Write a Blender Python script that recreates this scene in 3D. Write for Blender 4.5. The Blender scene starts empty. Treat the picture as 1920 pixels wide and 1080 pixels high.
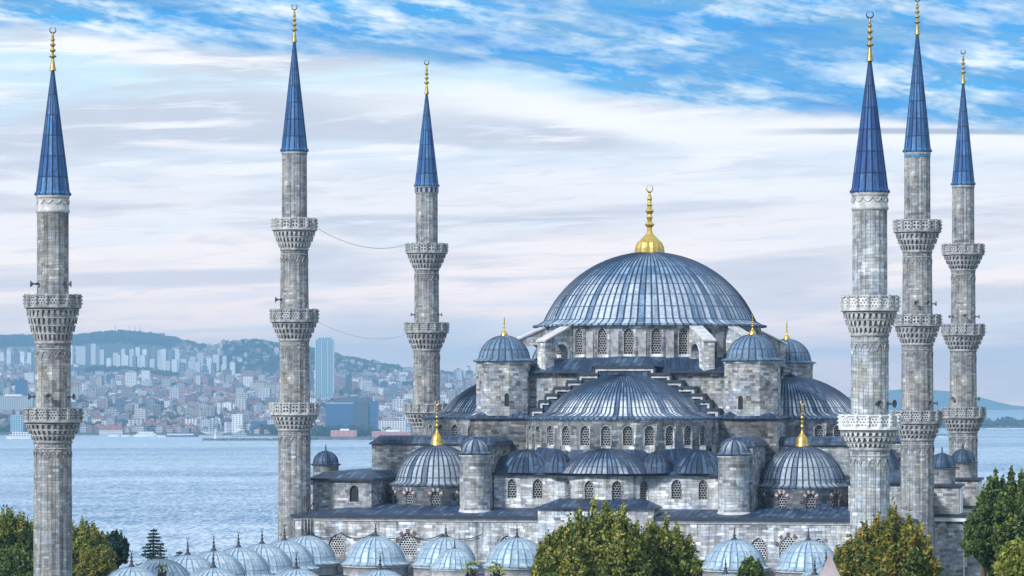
import bpy, bmesh, math, random
import numpy as np
from mathutils import Vector, Matrix, noise
PI = math.pi; R_ = math.radians
rnd = random.Random(7)
sc = bpy.context.scene; COL = sc.collection
# ------------------------------------------------------------------ camera
FPX, YH, CAMZ = 6000.0, 748.0, 27.0
cam = bpy.data.cameras.new('camera'); camo = bpy.data.objects.new('camera', cam); COL.objects.link(camo)
camo.location = (0, 0, CAMZ); camo.rotation_euler = (PI/2, 0, 0)
cam.sensor_width = 36; cam.lens = 36*FPX/1920; cam.shift_y = (YH-540)/1920
cam.clip_start = 1; cam.clip_end = 40000
sc.camera = camo
sc.view_settings.view_transform = 'Standard'; sc.view_settings.look = 'None'
sc.view_settings.exposure = 0.26; sc.view_settings.gamma = 1
sc.render.engine = 'CYCLES'
cy = sc.cycles
cy.max_bounces = 5; cy.diffuse_bounces = 2; cy.glossy_bounces = 2; cy.transparent_max_bounces = 12
cy.transmission_bounces = 2; cy.volume_bounces = 0; cy.use_denoising = True; cy.caustics_reflective = False
try: cy.denoiser = 'OPENIMAGEDENOISE'
except Exception: pass

# ------------------------------------------------------------------ node helper
class NT:
    def __init__(s, tree): s.t = tree; s.n = tree.nodes; s.l = tree.links; s.n.clear()
    def node(s, ty, **kw):
        nd = s.n.new(ty)
        for k, v in kw.items(): setattr(nd, k, v)
        return nd
    def put(s, sock, v):
        if isinstance(v, bpy.types.NodeSocket): s.l.new(v, sock)
        elif v is not None:
            if isinstance(v, (tuple, list)) and len(v) == 3 and len(sock.default_value) == 4: v = (*v, 1)
            sock.default_value = v
    def m(s, op, a, b=None, c=None, clamp=False):
        nd = s.node('ShaderNodeMath', operation=op, use_clamp=clamp)
        s.put(nd.inputs[0], a)
        if b is not None: s.put(nd.inputs[1], b)
        if c is not None: s.put(nd.inputs[2], c)
        return nd.outputs[0]
    def add(s, a, b): return s.m('ADD', a, b)
    def sub(s, a, b): return s.m('SUBTRACT', a, b)
    def mul(s, a, b): return s.m('MULTIPLY', a, b)
    def xyz(s, x=0., y=0., z=0.):
        nd = s.node('ShaderNodeCombineXYZ')
        for i, v in enumerate((x, y, z)): s.put(nd.inputs[i], v)
        return nd.outputs[0]
    def sep(s, v):
        nd = s.node('ShaderNodeSeparateXYZ'); s.put(nd.inputs[0], v); return nd.outputs
    def white(s, v):
        nd = s.node('ShaderNodeTexWhiteNoise', noise_dimensions='3D'); s.put(nd.inputs['Vector'], v); return nd.outputs['Value']
    def noise(s, v, scale=1., detail=3., rough=.5, dist=0.):
        nd = s.node('ShaderNodeTexNoise'); s.put(nd.inputs['Vector'], v)
        s.put(nd.inputs['Scale'], scale); s.put(nd.inputs['Detail'], detail); s.put(nd.inputs['Roughness'], rough); s.put(nd.inputs['Distortion'], dist)
        return nd.outputs['Fac']
    def ramp(s, f, stops, interp='LINEAR'):
        nd = s.node('ShaderNodeValToRGB'); cr = nd.color_ramp; cr.interpolation = interp
        while len(cr.elements) < len(stops): cr.elements.new(.5)
        for e, (p, c) in zip(cr.elements, stops):
            e.position = p; e.color = (*c, 1) if isinstance(c, (tuple, list)) else (c, c, c, 1)
        s.put(nd.inputs[0], f); return nd.outputs[0]
    def mix(s, f, a, b, blend='MIX'):
        nd = s.node('ShaderNodeMix', data_type='RGBA', blend_type=blend)
        s.put(nd.inputs[0], f); s.put(nd.inputs[6], a); s.put(nd.inputs[7], b); return nd.outputs[2]
    def rng(s, v, a, b, c=0., d=1., interp='LINEAR'):
        nd = s.node('ShaderNodeMapRange', interpolation_type=interp)
        s.put(nd.inputs[0], v)
        for i, q in enumerate((a, b, c, d)): s.put(nd.inputs[i+1], q)
        return nd.outputs[0]
    def scale(s, v, k):
        nd = s.node('ShaderNodeVectorMath', operation='MULTIPLY'); s.put(nd.inputs[0], v); s.put(nd.inputs[1], k); return nd.outputs[0]

# ------------------------------------------------------------------ sky
SUN_EL, SUN_AZ = R_(33), R_(222)     # azimuth clockwise from +Y (view direction): behind the camera, to the left
w = bpy.data.worlds.new('World'); sc.world = w; w.use_nodes = True
T = NT(w.node_tree)
tc = T.node('ShaderNodeTexCoord'); d = T.sep(tc.outputs['Generated'])
az = T.m('ARCTAN2', d[0], d[1]); el = T.m('ARCSINE', d[2])
px = T.mul(az, 6000.); V = T.mul(el, 6000.)          # in thousandths of the lens, 0 at the horizon
warp = T.noise(T.xyz(T.mul(px, 1/420.), T.mul(V, 1/160.)), 1., 4.)
nd_b = T.node('ShaderNodeFloatCurve'); cv = nd_b.mapping.curves[0]
pts = [(0, .735), (.16, .73), (.26, .70), (.42, .665), (.50, .645), (.58, .60), (.66, .565), (.78, .54), (1., .52)]
while len(cv.points) < len(pts): cv.points.new(.5, .5)
for p, q in zip(cv.points, pts): p.location = q
nd_b.mapping.update()
T.put(nd_b.inputs['Value'], T.rng(px, -1400., 1400., 0., 1.))
hb = T.mul(nd_b.outputs[0], 940.)
edge = T.add(hb, T.mul(T.sub(warp, .5), 90.))
blue_mask = T.rng(T.sub(V, edge), -14., 22., interp='SMOOTHSTEP')
# upper sky: saturated blue with streaks of white and grey cloud sloping down to the right
vs = T.add(V, T.mul(px, .13))
n1 = T.noise(T.xyz(T.mul(px, 1/190.), T.mul(vs, 1/46.), 3.1), 1., 8., .64, .25)
n2 = T.noise(T.xyz(T.mul(px, 1/360.), T.mul(vs, 1/80.), 9.), 1., 5., .55, .2)
n3 = T.noise(T.xyz(T.mul(px, 1/70.), T.mul(vs, 1/26.), 5.), 1., 5., .6, .2)
sky = T.node('ShaderNodeTexSky', sky_type='NISHITA', sun_disc=False)
sky.sun_elevation = SUN_EL; sky.sun_rotation = SUN_AZ; sky.altitude = 50; sky.air_density = 1.0; sky.dust_density = .6; sky.ozone_density = 2.0
blue = T.mix(T.rng(n2, .35, .65), (.012, .25, .72), (.05, .46, .92))
blue = T.mix(T.rng(V, 700., 5000.), blue, (.12, .33, .72))
blue = T.mix(.25, blue, T.scale(sky.outputs[0], (.035, .055, .09)))
greyc = T.mix(T.rng(T.noise(T.xyz(T.mul(px, 1/260.), T.mul(vs, 1/40.), 21.), 1., 6., .6), .44, .62), blue, (.16, .40, .68))
cl = T.add(T.mul(n1, .75), T.mul(n3, .25))
wh = T.rng(cl, .46, .60)
wh = T.mul(wh, T.rng(n2, .36, .58, .08, .92))
highsky = T.rng(V, 900., 3200.)
up = T.mix(wh, greyc, (.88, .95, .97))
up = T.mix(T.mul(highsky, .75), up, (.74, .80, .88))
# lower sky: pale layered stratus, lavender grey to warm white
base = T.ramp(T.rng(V, 0., 700.), [(0., (1.75, 1.18, .86)), (.20, (1.50, 1.14, .95)), (.38, (1.20, 1.03, .94)), (.55, (.90, .87, .89)), (.72, (.64, .77, .88)), (.9, (.62, .82, .93)), (1., (.56, .80, .95))])
vt = T.add(V, T.mul(px, -.04))
s1 = T.noise(T.xyz(T.mul(px, 1/480.), T.mul(vt, 1/42.), 1.7), 1., 7., .58, .5)
s2 = T.noise(T.xyz(T.mul(px, 1/900.), T.mul(vt, 1/95.), 31.), 1., 5., .5, .6)
hi = T.rng(s1, .50, .64, interp='SMOOTHSTEP')
lo = T.rng(s2, .46, .62, interp='SMOOTHSTEP')
amp = T.rng(V, 60., 330., .45, 1.)
low = T.mix(T.mul(lo, T.mul(amp, .8)), base, (.60, .60, .67))
low = T.mix(T.mul(hi, T.mul(amp, .95)), low, (.97, .94, .94))
s4 = T.noise(T.xyz(T.mul(px, 1/160.), T.mul(vt, 1/17.), 41.), 1., 6., .6, .5)
low = T.mix(T.mul(T.rng(s4, .5, .68, interp='SMOOTHSTEP'), T.mul(amp, .45)), low, (.92, .93, .96))
low = T.mix(T.mul(T.rng(s4, .5, .34, interp='SMOOTHSTEP'), T.mul(amp, .35)), low, (.60, .63, .71))
# bright band under the blue and the thin dark streak below it, both on the right
band = T.mul(T.rng(T.m('ABSOLUTE', T.sub(V, T.sub(edge, T.rng(px, -200., 900., 62., 22.)))), 8., 46., 1., 0., 'SMOOTHSTEP'), T.rng(px, -500., 50.))
low = T.mix(T.mul(band, .95), low, (.97, .96, .97))
dk = T.mul(T.rng(T.m('ABSOLUTE', T.sub(V, T.add(496., T.mul(T.sub(warp, .5), 14.)))), 2., 9., 1., 0., 'SMOOTHSTEP'), T.mul(T.rng(px, 420., 620.), T.rng(px, 1100., 1600., 1., .3)))
low = T.mix(T.mul(dk, .7), low, (.26, .33, .47))
col = T.mix(blue_mask, low, up)
bg = T.node('ShaderNodeBackground'); T.put(bg.inputs[0], col); bg.inputs[1].default_value = 1.0
wo = T.node('ShaderNodeOutputWorld'); T.l.new(bg.outputs[0], wo.inputs[0])
# ------------------------------------------------------------------ sun (veiled)
sl = bpy.data.lights.new('sun', 'SUN'); sl.energy = 3.3; sl.angle = R_(7); sl.color = (1, .97, .93)
so = bpy.data.objects.new('sun', sl); COL.objects.link(so)
sd = Vector((math.sin(SUN_AZ)*math.cos(SUN_EL), math.cos(SUN_AZ)*math.cos(SUN_EL), math.sin(SUN_EL)))
so.rotation_euler = sd.to_track_quat('Z', 'Y').to_euler(); so.location = (0, 0, 200)

# ------------------------------------------------------------------ materials
def mat(name):
    m = bpy.data.materials.new(name); m.use_nodes = True
    return m, NT(m.node_tree)
def finish(T, colr, rough=.8, metal=0., bump=None, bs=.3, bd=.05, spec=.5, alpha=None):
    p = T.node('ShaderNodeBsdfPrincipled'); T.put(p.inputs['Base Color'], colr); T.put(p.inputs['Roughness'], rough); T.put(p.inputs['Metallic'], metal)
    p.inputs['Specular IOR Level'].default_value = spec
    if bump is not None:
        b = T.node('ShaderNodeBump'); b.inputs['Strength'].default_value = bs; b.inputs['Distance'].default_value = bd
        T.put(b.inputs['Height'], bump); T.l.new(b.outputs[0], p.inputs['Normal'])
    o = T.node('ShaderNodeOutputMaterial')
    if alpha is not None:
        tr = T.node('ShaderNodeBsdfTransparent'); mx = T.node('ShaderNodeMixShader')
        T.put(mx.inputs[0], alpha); T.l.new(tr.outputs[0], mx.inputs[1]); T.l.new(p.outputs[0], mx.inputs[2]); T.l.new(mx.outputs[0], o.inputs[0])
    else: T.l.new(p.outputs[0], o.inputs[0])
def uvs(T):
    u = T.node('ShaderNodeUVMap'); u.uv_map = 'UVMap'; return T.sep(u.outputs[0]), u.outputs[0]
def objrand(T):
    n = T.node('ShaderNodeObjectInfo'); return n.outputs['Random']

def stone(name, h=.30, wd=.68, tint=(1, 1, 1), bright=1., contrast=1., flute=0., streak=.5, pale=.9):
    m, T = mat(name); (u, v, _), _v = uvs(T)
    v = T.add(v, T.mul(T.sub(T.noise(T.xyz(T.mul(u, .35), T.mul(v, .2), 1.), 1., 2.), .5), .5))
    row = T.m('FLOOR', T.mul(v, 1/h))
    rr = T.white(T.xyz(row, 3., 7.))
    ww = T.mul(wd, 1.)
    uu = T.add(T.add(T.m('DIVIDE', u, ww), T.mul(rr, 7.)), T.mul(T.noise(T.xyz(T.mul(u, .8), T.mul(row, 3.7), 0.), 1., 1.), 1.6))
    coln = T.m('FLOOR', uu)
    r1 = T.white(T.xyz(coln, row, 1.))
    # some neighbouring blocks share a tone, so the mask of patches reads larger than one course
    r2 = T.white(T.xyz(T.m('FLOOR', T.mul(uu, .5)), T.m('FLOOR', T.mul(row, .5)), 5.))
    fr = T.add(T.mul(r1, .84), T.mul(r2, .16))
    k = contrast
    def c(x, wm=0.):
        x = max(.02, .34+(x-.34)*k)*bright
        return (x*tint[0]*(1+wm), x*tint[1], x*tint[2]*(1-wm))
    cr = T.ramp(fr, [(0., c(.11)), (.14, c(.18, .03)), (.28, c(.27, .03)), (.5, c(.34, .02)), (.72, c(.40, .01)), (pale-.04, c(.46)), (.94, c(.62)), (1., c(.85))])
    tcn = T.node('ShaderNodeTexCoord').outputs['Object']
    warm = T.noise(tcn, .55, 5., .65)
    cr = T.mix(1., cr, T.ramp(warm, [(.34, (.86, .94, 1.05)), (.5, (1., 1., 1.)), (.64, (1.10, 1.03, .93))]), 'MULTIPLY')
    big = T.noise(T.scale(tcn, (1., 1., .75)), .42, 7., .72)
    cr = T.mix(1., cr, T.ramp(big, [(.30, .5), (.42, .86), (.54, 1.05), (.68, 1.35)]), 'MULTIPLY')
    st = T.noise(T.xyz(T.mul(u, 1.5), T.mul(v, .10), 4.), 1., 6., .68)
    cr = T.mix(streak, cr, T.mix(1., cr, T.ramp(st, [(.32, .32), (.45, .85), (.58, 1.12), (.72, 1.55)]), 'MULTIPLY'))
    fine = T.noise(tcn, 2.1, 9., .85)
    cr = T.mix(1., cr, T.ramp(fine, [(.28, .30), (.42, .85), (.55, 1.08), (.72, 1.75)]), 'MULTIPLY')
    fv = T.m('FRACT', T.mul(v, 1/h)); fu = T.m('FRACT', uu)
    jv = T.m('LESS_THAN', fv, .09); ju = T.mul(T.m('LESS_THAN', fu, .045), .6)
    j = T.m('MAXIMUM', jv, ju)
    if flute > 0:
        fl_ = T.m('LESS_THAN', T.m('FRACT', T.mul(u, 1/flute)), .16); cr = T.mix(T.mul(fl_, T.rng(T.noise(T.xyz(u, T.mul(v, .3), 3.), .8, 3.), .35, .6, .1, .8)), cr, (.09, .095, .11))
    cr = T.mix(T.mul(j, T.rng(T.noise(T.xyz(u, v, 9.), 1.3, 3.), .4, .6, .15, .8)), cr, (.10*bright, .10*bright, .11*bright))
    bmp = T.add(T.mul(j, -1.), T.add(T.mul(fine, .9), T.mul(r1, .4)))
    finish(T, cr, .88, 0., bmp, .7, .05, .3)
    return m

def lead(name, c0, c1, c2, rough=.6, metal=.08, band=0., seam=.7, streaky=.6, bandv=(1., 4.)):
    """u counts the panels between the rolls, v the sheets up the slope"""
    m, T = mat(name); (u, v, _), _v = uvs(T)
    pc = T.m('FLOOR', u); 
    vo = T.add(v, T.mul(T.m('MODULO', pc, 2.), 0.0))
    pr = T.m('FLOOR', vo)
    r = T.white(T.xyz(pc, pr, 2.)); r0 = T.white(T.xyz(pc, 1., 8.))
    tcn = T.node('ShaderNodeTexCoord').outputs['Object']
    big = T.noise(tcn, .35, 4., .6)
    t = T.add(T.mul(r, .38), T.add(T.mul(r0, .16), T.mul(big, .5)))
    cr = T.ramp(t, [(.15, c0), (.5, c1), (.85, c2)])
    st = T.noise(T.xyz(T.mul(u, 2.3), T.mul(v, .35), 2.), 1., 5., .65)
    cr = T.mix(streaky, cr, T.mix(1., cr, T.ramp(st, [(.3, .5), (.5, 1.), (.72, 1.7)]), 'MULTIPLY'))
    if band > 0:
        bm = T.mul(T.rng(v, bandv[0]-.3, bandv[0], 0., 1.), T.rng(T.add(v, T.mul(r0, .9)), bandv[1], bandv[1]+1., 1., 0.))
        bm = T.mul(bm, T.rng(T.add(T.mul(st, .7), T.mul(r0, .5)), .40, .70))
        cr = T.mix(T.mul(bm, band), cr, (.62, .68, .74))  # pale streaks paint the sky's reflection on the lower panels into the colour
    fine = T.noise(tcn, 3., 8., .8)
    cr = T.mix(1., cr, T.ramp(fine, [(.3, .6), (.5, 1.), (.7, 1.6)]), 'MULTIPLY')
    ox = T.rng(T.noise(tcn, .9, 8., .8), .60, .74); cr = T.mix(T.mul(ox, .45), cr, (.45, .52, .58))
    fu = T.m('FRACT', u); fv = T.m('FRACT', vo)
    sm = T.m('MAXIMUM', T.rng(T.m('ABSOLUTE', T.sub(fu, .5)), .29, .38, 0., 1.), T.mul(T.m('LESS_THAN', fv, .08), .85))
    cr = T.mix(T.mul(sm, seam), cr, (c0[0]*.35, c0[1]*.35, c0[2]*.4))
    finish(T, cr, T.rng(fine, .3, .7, rough-.1, rough+.15), metal, T.add(T.mul(sm, .5), T.mul(fine, .5)), .5, .04, .4)
    return m

def grille(name, s=.25, col=(.42, .42, .42), hole=.32, square=False, see=False, dark=(.012, .015, .02)):
    m, T = mat(name); (u, v, _), _v = uvs(T)
    a = T.mul(u, 1/s); b = T.mul(v, 1/(s if square else s*.866))
    row = T.m('FLOOR', b)
    if not square: a = T.add(a, T.mul(T.m('FLOORED_MODULO', row, 2.), .5))
    fa = T.sub(T.m('FRACT', a), .5); fb = T.sub(T.m('FRACT', b), .5)
    dd = T.m('SQRT', T.add(T.mul(fa, fa), T.mul(fb, fb)))
    hm = T.m('LESS_THAN', dd, hole)
    tcn = T.node('ShaderNodeTexCoord').outputs['Object']
    n = T.ramp(T.noise(tcn, 2.5, 4., .6), [(.3, .6), (.7, 1.25)])
    c = T.mix(1., col, n, 'MULTIPLY')
    if see: finish(T, c, .85, alpha=T.sub(1., hm))
    else: finish(T, T.mix(hm, c, dark), T.mix(hm, (.85,)*3, (.25,)*3), 0., T.mul(hm, -1.), .6, .06)
    return m
def plain(name, c, rough=.6, metal=0., var=.25, sc_=2., bump=.2):
    m, T = mat(name); tcn = T.node('ShaderNodeTexCoord').outputs['Object']
    n = T.noise(tcn, sc_, 4., .6)
    cc = T.mix(1., c, T.ramp(n, [(.3, 1-var), (.7, 1+var)]), 'MULTIPLY')
    finish(T, cc, rough, metal, n, bump, .03); return m

TINT = (.92, 1., 1.12)
M = {}
M['stone'] = stone('ashlar', h=.27, wd=.62, tint=(.93, 1., 1.08), bright=1.12, contrast=.92, streak=.6)
M['stone_hall'] = stone('ashlar_hall', h=.29, wd=.75, tint=(.93, 1., 1.08), bright=1.62, contrast=.85, streak=1., pale=.86)
M['stone_light'] = stone('ashlar_pale', h=.30, wd=.75, tint=(.93, 1., 1.07), bright=1.62, contrast=.8, streak=.9, pale=.86)
M['stone_shaft'] = stone('ashlar_shaft', h=.24, wd=.55, tint=(.95, 1., 1.05), bright=.98, contrast=.6, streak=.95, flute=.34)
M['stone_shaft_pale'] = stone('ashlar_shaft_pale', h=.27, wd=.60, tint=(.90, 1., 1.10), bright=1.32, contrast=.6, streak=.65, flute=.40)
M['trim'] = plain('trim_stone', (.50, .51, .52), .85, var=.35, sc_=1.5)
M['trim_dark'] = plain('weathered_trim', (.33, .34, .36), .9, var=.55, sc_=1.6)
M['trim_white'] = plain('new_marble', (.74, .76, .78), .7, var=.12)
M['dark'] = plain('dark_opening', (.012, .014, .018), .5)
M['red'] = plain('red_voussoir', (.17, .10, .095), .85, var=.3)
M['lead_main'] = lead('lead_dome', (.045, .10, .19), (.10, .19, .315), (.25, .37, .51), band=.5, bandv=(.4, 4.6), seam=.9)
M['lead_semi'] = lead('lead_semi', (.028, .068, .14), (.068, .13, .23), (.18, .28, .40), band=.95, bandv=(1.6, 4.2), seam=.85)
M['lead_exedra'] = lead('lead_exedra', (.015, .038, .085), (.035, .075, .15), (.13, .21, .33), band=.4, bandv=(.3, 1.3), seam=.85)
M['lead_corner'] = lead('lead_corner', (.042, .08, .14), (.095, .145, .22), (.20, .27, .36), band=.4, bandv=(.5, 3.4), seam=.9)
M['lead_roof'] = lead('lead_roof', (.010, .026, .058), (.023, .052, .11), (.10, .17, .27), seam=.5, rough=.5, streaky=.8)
M['lead_tower'] = lead('lead_tower', (.065, .12, .20), (.11, .185, .285), (.19, .29, .40), streaky=.7, seam=.75)
M['lead_pale'] = lead('lead_pale', (.24, .36, .47), (.34, .47, .58), (.52, .62, .69), rough=.45, metal=.2, seam=.6, streaky=.45)
M['lead_spire'] = lead('lead_spire', (.012, .06, .19), (.028, .115, .30), (.10, .24, .45), rough=.55, metal=.1, seam=.85, streaky=.9)
M['lead_spire_dark'] = lead('lead_spire_dark', (.008, .04, .17), (.02, .08, .25), (.06, .16, .34), rough=.55, metal=.1, seam=.85, streaky=.9)
M['lead_edge'] = plain('lead_edge', (.03, .045, .075), .5, .2)
M['win'] = grille('hexagon_grille', .29, (.36, .37, .38), .44)
M['win_big'] = grille('square_grille', .27, (.66, .67, .68), .40)
M['pierce_dot'] = grille('pierced_round', .36, (.46, .48, .50), .30, True, False)  # parapet holes stay closed: their inner shade is painted as dark spots
M['pierce_lat'] = grille('pierced_lattice', .26, (.44, .46, .48), .33, False, False, (.05, .055, .06))
M['pierce_white'] = grille('pierced_white', .26, (.74, .76, .78), .27, False, False, (.10, .12, .14))
M['gold'] = plain('gold_leaf', (.70, .49, .13), .32, .85, .25, 3.)
M['gold_dim'] = plain('tarnished_gold', (.42, .33, .12), .45, .7, .3, 3.)
M['iron'] = plain('iron', (.05, .055, .065), .5, .4)
M['grey'] = plain('speaker_grey', (.10, .11, .13), .5)
M['cable'] = plain('cable_black', (.05, .05, .06), .6)
M['tile_blue'] = plain('blue_tile', (.10, .32, .60), .4, var=.5, sc_=3.)

# ------------------------------------------------------------------ mesh builder
class MB:
    def __init__(s): s.v = []; s.f = []; s.uv = []; s.mi = []; s.sm = []
    def vert(s, *p): s.v.append(tuple(p)); return len(s.v)-1
    def face(s, idx, uv=None, mi=0, smooth=False):
        s.f.append(tuple(idx)); s.uv.append(uv); s.mi.append(mi); s.sm.append(smooth)
    def quad(s, pts, mi=0, uv=None):
        b = len(s.v); s.v += [tuple(p) for p in pts]; s.face(range(b, b+len(pts)), uv, mi)
    def box(s, x0, x1, y0, y1, z0, z1, mi=0, top=None, xf=None):
        c = [(x0, y0, z0), (x1, y0, z0), (x1, y1, z0), (x0, y1, z0), (x0, y0, z1), (x1, y0, z1), (x1, y1, z1), (x0, y1, z1)]
        if xf: c = [tuple(xf @ Vector(p)) for p in c]
        b = len(s.v); s.v += c
        for q in ((0, 3, 2, 1), (0, 1, 5, 4), (1, 2, 6, 5), (2, 3, 7, 6), (3, 0, 4, 7)): s.face([b+i for i in q], None, mi)
        s.face([b+i for i in (4, 5, 6, 7)], None, mi if top is None else top)
    def prism(s, poly, z0, z1, mi=0, top=None, cap=True):
        n = len(poly); b = len(s.v)
        s.v += [(x, y, z0) for x, y in poly]+[(x, y, z1) for x, y in poly]
        L = 0
        for i in range(n):
            j = (i+1) % n; dl = math.dist(poly[i], poly[j])
            s.face((b+i, b+j, b+n+j, b+n+i), [(L, z0), (L+dl, z0), (L+dl, z1), (L, z1)], mi); L += dl
        if cap:
            s.face([b+n+i for i in range(n)], None, mi if top is None else top); s.face([b+n-1-i for i in range(n)], None, mi)
    def lathe(s, prof, n, cx=0, cy=0, a0=0., a1=2*PI, mi=0, smooth=True, Ru=None, flute=0., cap=False):
        full = abs(a1-a0-2*PI) < 1e-6; m = n if full else n+1; b = len(s.v)
        Ru = Ru or max(p[0] for p in prof)
        for k in range(m):
            a = a0+(a1-a0)*k/n; fl = 1-(flute if k % 2 else 0)
            for r, z in prof: s.v.append((cx+r*fl*math.cos(a), cy+r*fl*math.sin(a), z))
        P = len(prof); L = [0]
        for i in range(1, P): L.append(L[-1]+math.dist(prof[i], prof[i-1]))
        zz = prof[0][1]; vv = [prof[0][1]+(1 if prof[-1][1] > prof[0][1] else -1)*l for l in L]
        for k in range(n):
            k2 = (k+1) % m; u0 = (a1-a0)*k/n*Ru; u1 = (a1-a0)*(k+1)/n*Ru
            for i in range(P-1):
                s.face((b+k*P+i, b+k2*P+i, b+k2*P+i+1, b+k*P+i+1), [(u0, vv[i]), (u1, vv[i]), (u1, vv[i+1]), (u0, vv[i+1])], mi, smooth)
        if cap:
            s.face([b+k*P+P-1 for k in range(m)], None, mi); s.face([b+(m-1-k)*P for k in range(m)], None, mi)
    def ribbed(s, prof, nrib, cx=0, cy=0, a0=0., a1=2*PI, rib=.07, rw=.10, rowh=1.2, mi=0, lobe=0.):
        """surface of revolution with raised rolls; u = panels, v = sheets"""
        full = abs(a1-a0-2*PI) < 1e-6; P = len(prof); b = len(s.v)
        cols = []
        for k in range(nrib):
            cols += [(k, 0), (k, 1)]+([(k, 2)] if lobe else [])+[(k, 3)]
        if not full: cols.append((nrib, 0))
        L = [0]
        for i in range(1, P): L.append(L[-1]+math.dist(prof[i], prof[i-1]))
        for k, ty in cols:
            for i, (r, z) in enumerate(prof):
                e = min(.3, rw*nrib/((a1-a0)*max(r, .01)))
                t = k+(0, e, .5, 1-e)[ty]
                a = a0+(a1-a0)*t/nrib
                q = r
                if i not in (0,):
                    if ty == 0: q = r+rib*min(1, r/1.2)
                    if ty == 2: q = r+lobe*r
                s.v.append((cx+q*math.cos(a), cy+q*math.sin(a), z+(rib*.6 if ty == 0 and r < .85*prof[0][0] else 0)))
        m = len(cols)
        tt = [k+(0, .12, .5, .88)[ty] for k, ty in cols]
        for c in range(m if full else m-1):
            c2 = (c+1) % m; u0 = tt[c]; u1 = tt[c2] if c2 else nrib
            for i in range(P-1):
                s.face((b+c*P+i, b+c2*P+i, b+c2*P+i+1, b+c*P+i+1), [(u0, L[i]/rowh), (u1, L[i]/rowh), (u1, L[i+1]/rowh), (u0, L[i+1]/rowh)], mi, False)
    def strip(s, poly, xf, y0, y1, mi=0):
        """extrude a 2-D polygon (x,z) along local y from y0 to y1 through matrix xf"""
        n = len(poly); b = len(s.v)
        for y in (y0, y1):
            for x, z in poly: s.v.append(tuple(xf @ Vector((x, y, z))))
        s.face([b+i for i in range(n)], None, mi); s.face([b+2*n-1-i for i in range(n)], None, mi)
        for i in range(n):
            j = (i+1) % n; s.face((b+j, b+i, b+n+i, b+n+j), None, mi)
    def tube(s, pts, r, n=6, mi=0):
        b = len(s.v); pts = [Vector(p) for p in pts]; m = len(pts)
        for i, p in enumerate(pts):
            t = (pts[min(i+1, m-1)]-pts[max(i-1, 0)]).normalized()
            a = t.cross(Vector((0, 0, 1)));  a = a.normalized() if a.length > .05 else Vector((1, 0, 0))
            c = t.cross(a).normalized(); rr = r[i] if isinstance(r, (list, tuple)) else r
            for k in range(n):
                q = 2*PI*k/n; s.v.append(tuple(p+a*rr*math.cos(q)+c*rr*math.sin(q)))
        for i in range(m-1):
            for k in range(n):
                k2 = (k+1) % n; s.face((b+i*n+k, b+i*n+k2, b+(i+1)*n+k2, b+(i+1)*n+k), None, mi, True)
        s.face([b+k for k in range(n)], None, mi); s.face([b+(m-1)*n+n-1-k for k in range(n)], None, mi)
    def mesh(s, name, mats, seam=.62, rowh=1.6):
        me = bpy.data.meshes.new(name); me.from_pydata(s.v, [], s.f)
        for m in mats: me.materials.append(m)
        uvl = me.uv_layers.new(name='UVMap')
        arr = np.zeros((len(me.loops), 2), dtype=np.float32); li = 0
        isl = [m.name.startswith('lead') for m in mats]
        me.polygons.foreach_set('material_index', s.mi); me.polygons.foreach_set('use_smooth', s.sm)
        for fi, f in enumerate(s.f):
            uv = s.uv[fi]; k = len(f)
            if uv is None:
                nv = me.polygons[fi].normal; h = math.hypot(nv.x, nv.y)
                if h < 1e-4: tx, ty, sx, sy = 1, 0, 0, 1
                else: sx, sy = nv.x/h, nv.y/h; tx, ty = -sy, sx
                steep = abs(nv.z) < .7
                uv = []
                for i in f:
                    p = s.v[i]; a = p[0]*tx+p[1]*ty
                    if isl[min(s.mi[fi], len(isl)-1)]:
                        dn = (p[0]*sx+p[1]*sy); l = (p[2] if steep else -dn)
                        uv.append((a/seam, l/rowh))
                    else: uv.append((a, p[2] if steep else p[0]*sx+p[1]*sy))
            arr[li:li+k] = uv; li += k
        uvl.data.foreach_set('uv', arr.ravel()); me.validate(); me.update(); return me
    def obj(s, name, mats, parent=None, loc=None, label=None, cat=None, group=None, kind=None):
        if not isinstance(mats, (list, tuple)): mats = [mats]
        return link(name, s.mesh(name, mats), parent, loc, label, cat, group, kind)
def link(name, me, parent=None, loc=None, label=None, cat=None, group=None, kind=None, rot=None, scale=None):
    o = bpy.data.objects.new(name, me); COL.objects.link(o)
    if parent: o.parent = parent
    if loc: o.location = loc
    if rot: o.rotation_euler = rot
    if scale: o.scale = scale
    tag(o, label, cat, group, kind); return o
def tag(o, label=None, cat=None, group=None, kind=None):
    if label: o['label'] = label
    if cat: o['category'] = cat
    if group: o['group'] = group
    if kind: o['kind'] = kind
    return o
def thing(name, label, cat, loc=(0, 0, 0), rz=0, group=None):
    return link(name, None, None, loc, label, cat, group, rot=(0, 0, rz))
def cut(o, mb, m):
    """cut the window pockets of mb out of wall o for good"""
    c = mb.obj('cutter', m); c.parent = o.parent; c.matrix_parent_inverse.identity()
    md = o.modifiers.new('b', 'BOOLEAN'); md.object = c; md.operation = 'DIFFERENCE'; md.solver = 'EXACT'
    bpy.context.view_layer.update()
    dg = bpy.context.evaluated_depsgraph_get()
    me = bpy.data.meshes.new_from_object(o.evaluated_get(dg), preserve_all_data_layers=True, depsgraph=dg)
    o.modifiers.clear(); old = o.data
    if len(me.polygons) > len(old.polygons): o.data = me
    else: print('CUT FAILED', o.name, len(old.polygons), len(me.polygons))
    bpy.data.objects.remove(c, do_unlink=True)
def X(x, y, z, a):
    """frame whose local -y is the outward direction with heading a (radians, plan angle of the outward normal)"""
    return Matrix.Translation((x, y, z)) @ Matrix.Rotation(a+PI/2, 4, 'Z')
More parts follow.
